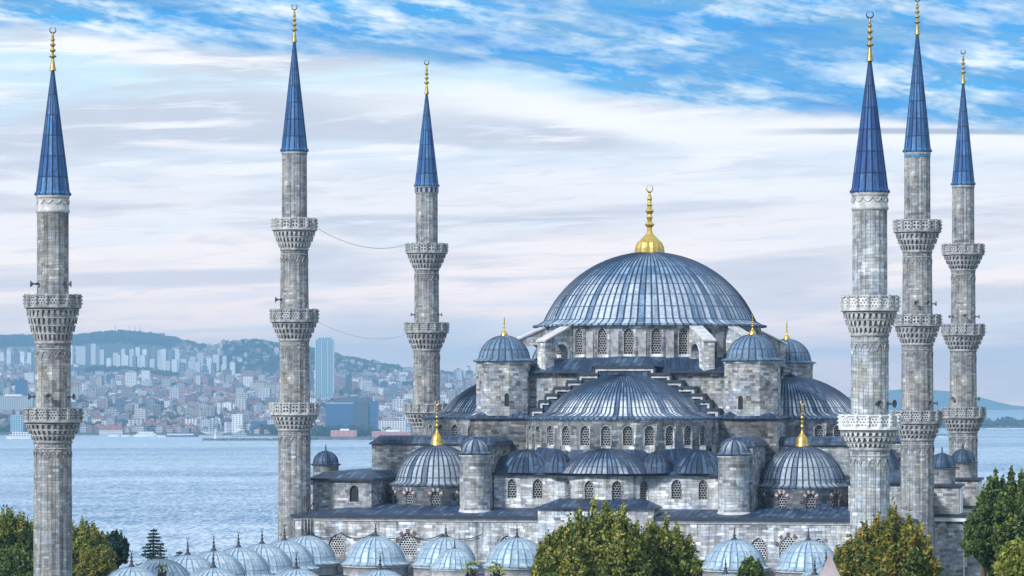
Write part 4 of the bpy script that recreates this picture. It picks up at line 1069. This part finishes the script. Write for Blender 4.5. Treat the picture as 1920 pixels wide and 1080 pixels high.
tree('plane_tree', 'bushy green and rusty orange autumn tree at the feet of the right minarets', 1668, 982, 216, 98, M['leaf_autumn'], 11, 69000, 0.168)
tree('plane_tree', 'low green-gold tree at the left foot of the autumn tree', 1605, 1022, 208, 48, M['leaf_autumn'], 12, 24000, 0.160)
tree('plane_tree', 'big dark green tree at the right edge of the picture', 1890, 904, 222, 74, M['leaf_deep'], 14, 78000, 0.168)
tree('plane_tree', 'dark green tree leaning in from the left of the big right-edge tree', 1848, 958, 226, 38, M['leaf_deep'], 15, 36000, 0.160)
tree('linden_tree', 'bright yellow-green tree in the bottom right corner', 1905, 1022, 196, 40, M['leaf_yellow'], 17, 21000, 0.160)
tree('young_tree', 'small deep green treetop before the right courtyard domes', 1408, 1052, 214, 24, M['leaf_deep'], 19, 9000, 0.160)
tree('young_tree', 'thin yellow-green sprig in front of the small gate dome', 884, 1052, 212, 20, M['leaf_yellow'], 20, 420, .2)
tree('young_tree', 'second thin yellow-green sprig, right of the small gate dome', 930, 1058, 212, 18, M['leaf_yellow'], 22, 300, .2)
tree('young_tree', 'sparse little treetop before the leftmost courtyard domes', 304, 1058, 212, 14, M['leaf_deep'], 21, 380, .16)
tree('young_tree', 'thin green sprig at the left foot of the right courtyard domes', 1306, 1062, 212, 14, M['leaf_yellow'], 27, 300, .16)
tree('oak_tree', 'green-brown tree at the bottom left edge of the picture', 10, 968, 330, 56, M['leaf_green'], 23, 45000, 0.152)
tree('oak_tree', 'green-brown tree touching the left side of the far left minaret', 56, 988, 338, 36, M['leaf_green'], 24, 30000, 0.152)
tree('oak_tree', 'golden green tree just right of the far left minaret', 158, 990, 332, 46, M['leaf_green'], 25, 42000, 0.152)
tree('oak_tree', 'low green bush at the foot of the far left minaret, right side', 180, 1036, 300, 38, M['leaf_autumn'], 26, 21000, 0.152)
tree('oak_tree', 'low green bush at the foot of the far left minaret, left side', 28, 1036, 300, 48, M['leaf_deep'], 28, 27000, 0.152)
tree('cypress_tree', 'dark blue-green dense tree between the golden tree and the spreading conifer', 216, 1002, 345, 24, M['needle'], 29, 21000, 0.160)
def conifer(label, px_, ytop, Y, hwpx, seed):
    k = FPX/Y; zt = CAMZ+(YH-ytop)/k; R = hwpx/k; rr = random.Random(seed); rg = np.random.default_rng(seed)
    t = thing('cedar_tree', label, 'tree', ((px_-960)/k, Y, 0)); P = []; tb = MB(); tb.tube([(0, 0, 0), (0, 0, zt*.5), (0, 0, zt)], [.3, .2, .03], 8)
    hh = R*2.6; z = zt-.25
    while z > zt-hh:
        f = (zt-z)/hh
        for b in range(6):
            a = rr.uniform(0, 2*PI); L = R*(f**.8)*rr.uniform(.7, 1.15)+.12; e = (L*math.cos(a), L*math.sin(a), z-L*.10)
            tb.tube([(0, 0, z), e], [.05, .015], 4); n = int(30+60*f); s_ = rg.random(n)**.7
            q = np.stack([s_*e[0], s_*e[1], z+(e[2]-z)*s_], 1)+rg.normal(size=(n, 3))*np.array([.16, .16, .05])*(.4+f); P.append(q)
        z -= .34
    P = np.concatenate(P); link('crown', leaves(P, .13*rg.uniform(.6, 1.2, len(P)), seed, 'crown', M['needle']), t); tb.obj('trunk', M['bark'], t)
conifer('open-branched conifer with level tiers left of the courtyard domes', 288, 990, 330, 34, 31)
conifer('tiny conifer tip between the courtyard finials and the water', 337, 1032, 350, 12, 33)

# pale stone gable turret by the right courtyard domes
t = thing('stone_turret', 'pale pinkish stone turret with a steep pointed roof, left of the autumn tree', 'turret', (*at(1556, 1040, 205).xy, 0))
mb = MB(); z1 = CAMZ+(YH-1037)*205/FPX; mb.prism([(-1.0, -.8), (1.0, -.8), (1.0, .8), (-1.0, .8)], 0, z1-2.6); mb.obj('body', M['stone'], t)
mb = MB(); z0 = z1-2.6
cs = [(-1.1, -.9), (1.1, -.9), (1.1, .9), (-1.1, .9)]
for i in range(4): mb.quad([(*cs[i], z0), (*cs[(i+1) % 4], z0), (0, .0, z1)])
mb.quad([(*c, z0) for c in cs[::-1]])
mb.obj('pointed_roof', plain('pink_stone', (.36, .30, .31), .85, var=.25, sc_=1.), t)

# ------------------------------------------------------------------ the far city
def facade(name, wall, glass=(.03, .055, .10), fl=3.3, bay=4.2, duty=.58, vd=.5, rough=.7, metal=0.):
    m, T = mat(name); (u, v, _), _v = uvs(T); r = objrand(T)
    fu = T.m('FRACT', T.mul(u, 1/bay)); fv = T.m('FRACT', T.mul(v, 1/fl))
    wmask = T.mul(T.m('LESS_THAN', T.m('ABSOLUTE', T.sub(fu, .5)), duty/2), T.m('LESS_THAN', T.m('ABSOLUTE', T.sub(fv, .5)), vd/2))
    c = T.mix(1., wall, T.rng(r, 0., 1., .8, 1.15), 'MULTIPLY')
    finish(T, T.mix(wmask, c, glass), rough, metal); return m
W_ = [('cream', (.50, .47, .43)), ('white', (.85, .86, .88)), ('pink', (.36, .26, .26)), ('grey', (.20, .23, .28)), ('pale', (.52, .55, .60)), ('ochre', (.34, .29, .24)), ('rose', (.28, .19, .21))]
for n_, c in W_: M['f_'+n_] = facade('facade_'+n_, c)
M['r_red'] = plain('red_tiles', (.30, .11, .085), .9, var=.3, sc_=.1); M['r_grey'] = plain('flat_roof', (.30, .31, .33), .9, var=.3, sc_=.1); M['r_dark'] = plain('dark_roof', (.10, .11, .13), .9)
M['f_glass'] = facade('facade_glass', (.10, .20, .36), (.03, .09, .22), 3.6, 2.5, .85, .8, .35, .3)
M['f_tower'] = facade('facade_tower', (.36, .50, .58), (.04, .16, .27), 3.4, 4.2, .62, .62, .4)
M['f_high'] = facade('facade_high', (.78, .80, .83), (.16, .2, .27), 3., 4., .45, .45)
M['f_dark'] = facade('facade_dark', (.09, .12, .18), (.03, .05, .09), 3.4, 3., .7, .6)
M['hull'] = plain('white_hull', (.78, .79, .80), .4); M['hull_blue'] = plain('blue_hull', (.05, .12, .28), .4); M['pink_shed'] = facade('pink_shed', (.50, .26, .28), (.2, .12, .14), 4., 8., .2, .4)
def house(mb, x, y, z, w_, d_, h, a, wi, ri, hip):
    c, s = math.cos(a), math.sin(a); b = len(mb.v); zb = z-8
    P = [(x+c*px_-s*py, y+s*px_+c*py) for px_, py in ((-w_/2, -d_/2), (w_/2, -d_/2), (w_/2, d_/2), (-w_/2, d_/2))]
    mb.v += [(p[0], p[1], zb) for p in P]+[(p[0], p[1], z+h) for p in P]
    u0 = 0
    for i in range(4):
        j = (i+1) % 4; L = (w_, d_)[i % 2]; mb.face((b+i, b+j, b+4+j, b+4+i), [(0, -8), (L, -8), (L, h), (0, h)], wi)
    if hip:
        k = .35; e = 1.08
        b2 = len(mb.v)
        mb.v += [(x+(p[0]-x)*e, y+(p[1]-y)*e, z+h+.02) for p in P]
        rl = max(0, w_/2-d_/2*.9); mb.v += [(x-c*rl, y-s*rl, z+h+d_*.28), (x+c*rl, y+s*rl, z+h+d_*.28)]
        for q in ((0, 1, 5, 4), (1, 2, 5), (2, 3, 4, 5), (3, 0, 4)): mb.face([b2+i for i in q], None, ri)
    else:
        mb.face([b+4+i for i in range(4)], None, ri)
        mb.box(-w_*.15, w_*.2, -d_*.15, d_*.2, h+.01, h+2.4, ri, xf=Matrix.Translation((x, y, z)) @ Matrix.Rotation(a, 4, 'Z'))
cm = [M['f_'+n_] for n_, _ in W_]+[M['r_red'], M['r_grey'], M['r_dark']]
rc_ = random.Random(42)
cands = []
def city_fill(p0, p1, d0, d1, sp, hfun, keep=1.):
    D = d0
    while D < d1:
        stp = sp/D*FPX; p = p0+rc_.uniform(0, stp)
        while p < p1:
            DD = D+rc_.uniform(-sp*.4, sp*.4); pp = p+rc_.uniform(-.3, .3)*stp
            if DD > shoreD(pp)+45 and rc_.random() < keep: cands.append((pp, DD, hfun(pp, DD)))
            p += stp
        D += sp
def hnear(p, D):
    r = rc_.random(); return rc_.uniform(7, 14) if r < .84 else (rc_.uniform(14, 24) if r < .985 else rc_.uniform(26, 38))
city_fill(-200, 960, 5250, 8700, 19, hnear, .86)
city_fill(330, 1000, 8700, 11000, 26, lambda p, D: rc_.uniform(7, 13), .55)
city_fill(-200, 150, 8700, 10500, 28, lambda p, D: rc_.uniform(7, 16), .5)
def wooded(p, D):
    if 120 < p < 335 and 8450 < D < 9300: return True
    return nz(p*4, D, .0035) > .30 and D > 5600
cands = [c for c in cands if not wooded(c[0], c[1])]
# keep clear of the landmark buildings
LMK = [(612, 710, 5000, 5750), (588, 632, 6200, 6700), (-20, 70, 5400, 5900), (670, 770, 4980, 5250), (620, 775, 4700, 4980)]
cands = [c for c in cands if not any(a <= c[0] <= b and d0 <= c[1] <= d1 for a, b, d0, d1 in LMK)]
cands.sort(key=lambda c: -(c[2]/c[1]) - (1 if c[1] < 5700 else 0)*.01)
cands.sort(key=lambda c: c[1]-60*c[2])
vis = [c for c in cands if -10 < c[0] < 900]; ind = vis[:195]; ids = set(map(id, ind)); rest = [c for c in cands if id(c) not in ids]
mb = MB()
def draw(c):
    w_ = rc_.uniform(7, 17); d_ = rc_.uniform(7, 12); r = rc_.random()
    if c[2] > 20: w_ = rc_.uniform(14, 24)
    wi = rc_.choices(range(7), (5, 4, 2, 2.5, 4, 2, 2))[0]; red = r < .5 and c[2] < 20
    return w_, d_, wi, (7 if red else (8 if r < .85 else 9)), red
for c in rest:
    x, y = polar(c[0], c[1]); w_, d_, wi, ri, hip = draw(c)
    house(mb, x, y, H(c[0], c[1])-.5, w_, d_, c[2], rc_.uniform(-.5, .5)+(PI/2 if rc_.random() < .2 else 0), wi, ri, hip)
mb.obj('city_houses', cm, None, None, 'dense far city of pale houses and red roofs climbing the opposite shore', 'houses', None, 'stuff')
arch_t = []
DESC = {0: 'cream', 1: 'white', 2: 'pink', 3: 'grey', 4: 'pale grey', 5: 'ochre', 6: 'dull rose'}
protos = {}
for i, c in enumerate(ind):
    x, y = polar(c[0], c[1]); w_, d_, wi, ri, hip = draw(c); hc = 0 if c[2] < 12 else (1 if c[2] < 18 else (2 if c[2] < 27 else 3))
    key = (wi, ri, hc); hh = (10, 15, 22, 34)[hc]
    if key not in protos:
        q = MB(); house(q, 0, 0, 0, 15, 12, hh, 0, wi, ri, hip); protos[key] = q.mesh('building', cm)
    size = ('low', 'mid-height', 'tall', 'high-rise')[hc]; rf_ = {7: 'a red hipped roof', 8: 'a flat grey roof', 9: 'a dark flat roof'}[ri]
    link('apartment_building', protos[key], None, (x, y, H(c[0], c[1])-.5), f'{size} {DESC[wi]} building with {rf_} in the hazy far shore city', 'building', 'city buildings across the water', rot=(0, 0, rc_.uniform(-.5, .5)), scale=(w_/15, d_/12, c[2]/hh))
# housing estate towers on the slope
q = MB(); house(q, 0, 0, 0, 17, 15, 46, 0, 0, 1, False); ET = q.mesh('estate_tower', [M['f_high'], M['r_grey']]); ET2 = q.mesh('estate_tower', [M['f_grey'], M['r_grey']])
EST = [(p, 655, 9700) for p in (4, 17, 30, 43, 55)]+[(134, 645, 9700), (147, 648, 9700), (156, 647, 9700), (166, 648, 9700), (175, 646, 9700), (184, 648, 9700), (190, 649, 9700)]
for r_, (y_, p0, p1, n_) in enumerate(((652, 218, 300, 7), (655, 308, 356, 5), (668, 205, 300, 7), (664, 362, 420, 5), (672, 312, 360, 4), (678, 343, 400, 5), (680, 402, 436, 3))):
    for j in range(n_): EST.append((p0+(p1-p0)*j/(n_-1)+rc_.uniform(-2, 2), y_+rc_.uniform(-2, 3), 9650-r_*90))
for (p, yt, D) in EST:
    x, y = polar(p, D); zt = CAMZ+(YH-yt)*D/FPX; zg = H(p, D); h = max(26, min(70, zt-zg)); 
    link('estate_tower', ET2 if rc_.random() < .3 else ET, None, (x, y, zg-1), 'slim white housing-estate tower in the haze below the far hill', 'tower block', 'white estate towers below the hill', rot=(0, 0, rc_.uniform(-.3, .3)), scale=(rc_.uniform(.6, .95), 1, h/46*rc_.uniform(.8, 1.08)))
def landmark(name, label, cat, px0, px1, yt, yb, D, mats, top=1, depth=None, extra=None):
    t = thing(name, label, cat, ((px0+px1-1920)/2/FPX*D, D, CAMZ+(YH-yb)*D/FPX)); w_ = (px1-px0)/FPX*D; h = (yb-yt)/FPX*D; d_ = depth or w_*.7
    q = MB(); house(q, 0, 0, 0, w_, d_, h, 0, 0, 1, top == 2); q.obj('walls', mats, t)
    if extra: extra(t, w_, d_, h)
    return t
def tw(t, w_, d_, h):
    q = MB(); q.box(-w_*.36, w_*.36, -d_*.3, d_*.3, h+.01, h+4.5); q.obj('crown_storey', M['f_tower'], t)
    q = MB()
    for x in (-w_/2-.4, -w_*.18, w_*.16, w_/2-.6): q.box(x, x+1., -d_/2-.6, -d_/2+.2, 0, h+.5)
    q.obj('corner_fins', M['hull'], t)
landmark('skyscraper', 'pale blue glass skyscraper rising above the hazy far hill', 'skyscraper', 592, 626.5, 637, 738, 6450, [M['f_tower'], M['r_grey']], extra=tw)
def gb(t, w_, d_, h):
    q = MB(); q.box(-w_*.34, w_*.20, -d_*.2, d_*.3, h+.01, h+6.5); q.box(-w_*.1, w_*.12, -d_*.1, d_*.2, h+6.51, h+9.5); q.obj('roof_plant', M['f_dark'], t)
    q = MB(); q.box(w_*.05, w_*.32, -d_/2-3.5, -d_/2-.01, -6, h*.96); q.obj('projecting_bay', M['f_dark'], t)
    q = MB(); q.box(-w_/2-.6, w_*.04, -d_/2-.9, -d_/2-.01, h-3.2, h-.5); q.obj('parapet', M['f_tower'], t)
landmark('office_block', 'big dark blue glass office block on the far waterfront', 'office block', 612, 709, 754, 808, 5050, [M['f_glass'], M['r_dark']], extra=gb, depth=50)
for a in [('office_tower', 'dark slim tower right of the glass skyscraper', 'tower', 648, 659.5, 703, 735, 7000, [M['f_dark'], M['r_dark']]),
          ('office_tower', 'dark tower tucked against the left side of the glass skyscraper', 'tower', 579, 588, 697, 735, 6900, [M['f_dark'], M['r_dark']]),
          ('office_tower', 'dark blue mid-rise with a stepped roof right of the office block', 'tower', 713, 726, 716, 745, 7000, [M['f_glass'], M['r_dark']]),
          ('apartment_tower', 'white apartment tower behind the blue office block', 'tower', 729, 742, 716, 742, 7300, [M['f_high'], M['r_grey']]),
          ('apartment_tower', 'pale blue apartment tower beside the minaret behind the semi-dome', 'tower', 744, 752, 718, 744, 7200, [M['f_tower'], M['r_grey']]),
          ('hotel_tower', 'broad pinkish tower block standing above the left city', 'tower', 453, 478, 695, 724, 7400, [M['f_pink'], M['r_red']]),
          ('apartment_tower', 'bright white apartment tower on the left city skyline', 'tower', 235.5, 256, 698, 724, 7500, [M['f_white'], M['r_grey']]),
          ('apartment_tower', 'second white apartment tower right of the bright one', 'tower', 266, 281, 695, 716, 7800, [M['f_high'], M['r_grey']]),
          ('building_shell', 'dark unfinished block under a tiny crane', 'building', 201, 216, 701, 716, 7600, [M['f_dark'], M['r_dark']]),
          ('apartment_tower', 'white tower block just left of the far left minaret', 'tower', 47, 64, 699, 722, 7500, [M['f_white'], M['r_grey']]),
          ('office_block', 'blue glass block at the left edge of the city', 'office block', 30, 51, 712, 745, 6500, [M['f_glass'], M['r_dark']]),
          ('exhibition_hall', 'long white flat hall at the left edge of the far shore', 'hall', -20, 66, 742, 760, 6000, [M['f_pale'], M['hull']]),
          ('office_block', 'pale glass building on the left waterfront before the long hall', 'office block', 21, 44, 778, 812, 5500, [M['f_tower'], M['r_grey']]),
          ('apartment_tower', 'small white tower with a red cap above the middle of the city', 'tower', 367.5, 376, 704, 721, 7600, [M['f_white'], M['r_red']]),
          ('office_tower', 'dark narrow tower in the middle of the city', 'tower', 390, 401, 709, 732, 7300, [M['f_dark'], M['r_dark']]),
          ('apartment_block', 'wide cream block with many windows left of the near left minaret', 'building', 470, 496, 718, 742, 7000, [M['f_cream'], M['r_red']]),
          ('apartment_block', 'wide pale block left of the wide cream block with many windows', 'building', 497, 518, 720, 742, 6950, [M['f_cream'], M['r_red']]),
          ('warehouse', 'grey quayside block left of the fan of masts', 'building', 375, 396, 787, 806, 5480, [M['f_pale'], M['r_grey']]),
          ('warehouse', 'dark quayside block with a red roof behind the fan of masts', 'building', 414, 437, 785, 806, 5490, [M['f_dark'], M['r_red']]),
          ('warehouse', 'wide blue-grey warehouse on the quay beside the near left minaret', 'building', 472, 520, 789, 812, 5350, [M['f_glass'], M['r_grey']]),
          ('goods_shed', 'long low pink shed below the blue office block, left one', 'shed', 621, 669, 807, 815, 4900, [M['pink_shed'], M['hull']]),
          ('goods_shed', 'long low pink shed on the quay, nearest the mosque', 'shed', 698, 771, 809, 816, 4890, [M['pink_shed'], M['hull']]),
          ('apartment_block', 'white balconied block right of the blue office block', 'building', 672, 687, 786, 808, 5150, [M['f_white'], M['r_grey']]),
          ('apartment_block', 'long white balconied block between the office block and the minaret', 'building', 692, 762, 788, 806, 5200, [M['f_white'], M['r_grey']]),
          ('skyscraper', 'faint unfinished high-rise with a crane on the far horizon, shorter one', 'skyscraper', 853, 864, 698, 722, 8500, [M['f_dark'], M['r_dark']]),
          ('skyscraper', 'faint unfinished high-rise on the far horizon right beside the mosque', 'skyscraper', 873, 887, 695, 722, 8500, [M['f_dark'], M['r_dark']])]:
    landmark(*a)
# ferry terminal
t = landmark('ferry_terminal', 'low white ferry terminal with a dark red hipped roof on the far quay', 'terminal', 188, 232, 806, 815, 5420, [M['f_white'], M['r_red']], top=2, depth=30)
# hill-top masts
for i, (p, yt) in enumerate(((216, 606), (243, 611), (253, 612), (263, 612))):
    x, y = polar(p, 11200); z = H(p, 11200); zt = CAMZ+(YH-yt)*11200/FPX; q = MB(); q.tube([(0, 0, -2), (0, 0, zt-z)], [1.1, .5], 6); q.box(-1.8, 1.8, -1.8, 1.8, 0, 4)
    q.obj('radio_mast', M['grey'], None, (x, y, z), ['tallest thin radio mast on the hilltop', 'thin radio mast on the hilltop, second from the left', 'thin radio mast on the hilltop, third from the left', 'thin radio mast on the hilltop, rightmost'][i], 'mast', 'masts on the hilltop')
def crane(p, yt, yb, D, label, s=1):
    x, y = polar(p, D); z = CAMZ+(YH-yb)*D/FPX; h = (yb-yt)/FPX*D; q = MB(); q.tube([(0, 0, 0), (0, 0, h)], .9, 4); q.tube([(-h*.35*s, 0, h*.86), (h*.7*s, 0, h*.92)], .8, 4); q.tube([(0, 0, h), (h*.6*s, 0, h*.92)], .4, 4)
    q.obj('tower_crane', M['grey'], None, (x, y, z), label, 'crane')
crane(209, 686, 701, 7600, 'small tower crane over the dark unfinished block'); crane(858, 690, 698, 8500, 'faint crane on the shorter horizon high-rise'); crane(880, 686, 695, 8500, 'faint crane on the horizon high-rise beside the mosque', -1)
# lighthouse on the breakwater
D = 61*FPX/78.; k = FPX/D; t = thing('lighthouse', 'small white lighthouse on the dark breakwater', 'lighthouse', ((404.5-960)/k, D, SEA+2.5))
q = MB(); q.lathe([(2.9, 0), (2.2, 1), (1.9, 10), (2.6, 10.4), (2.6, 11.2)], 14); q.obj('tower', M['hull'], t)
q = MB(); q.lathe([(1.6, 11.2), (1.6, 13.4), (2.0, 13.5), (.2, 15.)], 12); q.obj('lantern', M['hull'], t)
# fan of white masts
D = 5280.; k = FPX/D; t = thing('fan_sculpture', 'fan of slanting white masts rising from the far quay', 'structure', ((403-960)/k, D, SEA+3.5))
q = MB()
for i in range(13):
    f = (i-6)/6; q.tube([(f*12, 0, 0), (f*22, -2, 3.5-abs(f)*0), (f*29 if abs(f) > .2 else f*20, 0, 6+8*abs(f)**.5)], [.5, .45, .25], 5)
q.obj('masts', M['hull'], t); q = MB(); q.box(-13, 13, -5, 5, -4, .6); q.obj('deck', M['r_grey'], t)
D = 5200.; k = FPX/D; t = thing('round_kiosk', 'white mushroom-shaped pavilion on the quay right of the fan of masts', 'pavilion', ((449-960)/k, D, SEA+2))
q = MB(); q.lathe([(2.5, -3), (2.2, 5), (9, 8), (9, 9), (3, 10.2), (.1, 10.4)], 20); q.obj('canopy', M['hull'], t); q = MB(); q.box(-12, 12, -5, 5, -3, 3.4); q.obj('base', M['f_pale'], t)
# boats
def boat(name, label, px_, yw, L, hh, seed, blue=False, decks=2):
    D = (CAMZ-SEA)*FPX/(yw-YH); k = FPX/D; t = thing(name, label, 'boat', ((px_-960)/k, D, SEA), 0, 'boats off the far shore')
    q = MB(); n = 12; P = []
    top = [( -L/2+L*i/n, (L*.11)*(1-abs(2*i/n-1)**3.5)+.05) for i in range(n+1)]
    ol = top+[(x, -y) for x, y in reversed(top)]
    b = len(q.v); m_ = len(ol); q.v += [(x*.93, y*.8, -.8) for x, y in ol]+[(x, y, hh*.32+.02*abs(x)) for x, y in ol]
    for i in range(m_): j = (i+1) % m_; q.face((b+i, b+j, b+m_+j, b+m_+i))
    q.face([b+m_+i for i in range(m_)]); q.obj('hull', M['hull_blue' if blue else 'hull'], t)
    q = MB(); z = hh*.33
    for i in range(decks): s_ = .38-.09*i; q.box(-L*s_, L*s_*.9, -L*.08, L*.08, z, z+hh*.28); q.box(-L*s_*1.03, L*s_*.93, -L*.085, L*.085, z+hh*.28, z+hh*.31, 1); z += hh*.31
    q.obj('deckhouse', [M['f_white'], M['hull']], t)
    q = MB(); q.lathe([(L*.02, z), (L*.018, z+hh*.3)], 10, cap=True); q.tube([(L*.25, 0, z-hh*.2), (L*.25, 0, z+hh*.4)], .12, 5); q.obj('funnel', M['f_grey'], t)
boat('ferry', 'white passenger ferry on the water behind the far left minaret', 40, 823, 46, 11, 1)
boat('ferry', 'white ferry moored right of the ferry terminal', 275, 819, 44, 9, 2)
boat('ferry', 'smaller white ferry moored next to the terminal', 214, 819, 20, 6, 3, decks=1)
boat('cargo_barge', 'long dark blue barge moored before the middle of the far city', 340, 819, 58, 8, 4, True, 1)
boat('motor_boat', 'small white boat at the right end of the moored ferries', 304, 820, 14, 5, 5, decks=1)
boat('motor_boat', 'small white boat between the terminal and the moored ferries', 236, 819, 16, 5, 6, decks=1)
boat('motor_boat', 'small boat off the harbour point between the right minarets', 1768, 820, 14, 4, 7, decks=1)
for i in range(9):
    p = 1852+i*8+rc_.uniform(-2, 2); boat('moored_boat', 'tiny white boat moored along the wooded peninsula on the right', p, 804.2+rc_.uniform(0, .8), rc_.uniform(7, 13), 3.5, 10+i, decks=1)
# far-off woods: leaf clumps that read as one mass
def woods(name, label, spots, m, seed):
    rg = np.random.default_rng(seed); P = []; S = []
    for (x, y, z, r, h) in spots:
        n = 60; g = rg.normal(size=(n, 3)); g /= np.linalg.norm(g, axis=1)[:, None]; g *= rg.random((n, 1))**.33; P.append(g*np.array([r, r, h/2])+np.array([x, y, z+h/2])); S.append(np.full(n, r*.28))
    me = leaves(np.concatenate(P), np.concatenate(S), seed, name, m); link(name, me, None, None, None, label, 'trees', None, None) if False else None
    o = link(name, me, None, None, label, 'trees', None, 'stuff'); return o
M['far_leaf'] = leafmat('far_leaf', [(0, (.02, .04, .035)), (1., (.06, .09, .06))], .1)
sp = []
r_ = random.Random(5)
for _ in range(3600):
    p, D = r_.uniform(-100, 950), r_.uniform(5450, 9300)
    if D < shoreD(p)+60: continue
    if wooded(p, D) or r_.random() < .24: x, y = polar(p, D); sp.append((x, y, H(p, D)-1, r_.uniform(7, 13), r_.uniform(10, 17)))
for (pc, yc, wp, n_) in ((145, 760, 12, 14), (228, 755, 12, 16), (183, 776, 9, 10), (300, 775, 10, 14), (292, 790, 16, 22), (180, 803, 24, 24), (340, 803, 34, 30), (250, 803, 22, 18), (500, 808, 30, 26), (650, 812, 60, 30), (415, 806, 20, 16), (600, 812, 14, 12)):
    for _ in range(n_):
        p = pc+r_.gauss(0, wp*.6); D0 = shoreD(p)+70; D = D0
        for _k in range(60):
            if YH-(H(p, D)-CAMZ)*FPX/D < yc+6: break
            D += 50
        x, y = polar(p, D); sp.append((x, y, H(p, D)-1, r_.uniform(7, 11), r_.uniform(12, 20)))
woods('far_trees', 'dark trees scattered between the houses of the far shore city', sp, M['far_leaf'], 1)
sp = []
for _ in range(420):
    p = r_.uniform(1740, 2100); D = 61*FPX/55.5+r_.uniform(60, 420); x, y = polar(p, D); hh = 9+9*max(0, nz(p*9, 3, .01)+.3); sp.append((x, y, SEA+3, r_.uniform(7, 12), hh*r_.uniform(.7, 1.25)))
woods('peninsula_trees', 'dark belt of trees along the low peninsula on the right', sp, M['far_leaf'], 2)
sp = []
for _ in range(2200):
    p = r_.uniform(-150, 900); D = 11150 if p < 385 else 9750; D += r_.uniform(-500, 0); x, y = polar(p, D); sp.append((x, y, H(p, D)-3, r_.uniform(9, 16), r_.uniform(9, 15)))
woods('ridge_trees', 'blue-green woods covering the top of the far hills', sp, M['far_leaf'], 3)

# ------------------------------------------------------------------ haze
hz = MB(); hz.box(-7000, 7000, -1500, 17300, SEA-12, 296)
hm_ = bpy.data.materials.new('haze_air'); hm_.use_nodes = True; T = NT(hm_.node_tree)
pv = T.node('ShaderNodeVolumePrincipled'); pv.inputs['Color'].default_value = (.36, .69, 1.0, 1); pv.inputs['Density'].default_value = .000095; pv.inputs['Anisotropy'].default_value = 0.
o = T.node('ShaderNodeOutputMaterial'); T.l.new(pv.outputs[0], o.inputs['Volume'])
ho = hz.obj('haze', hm_, kind='stuff')
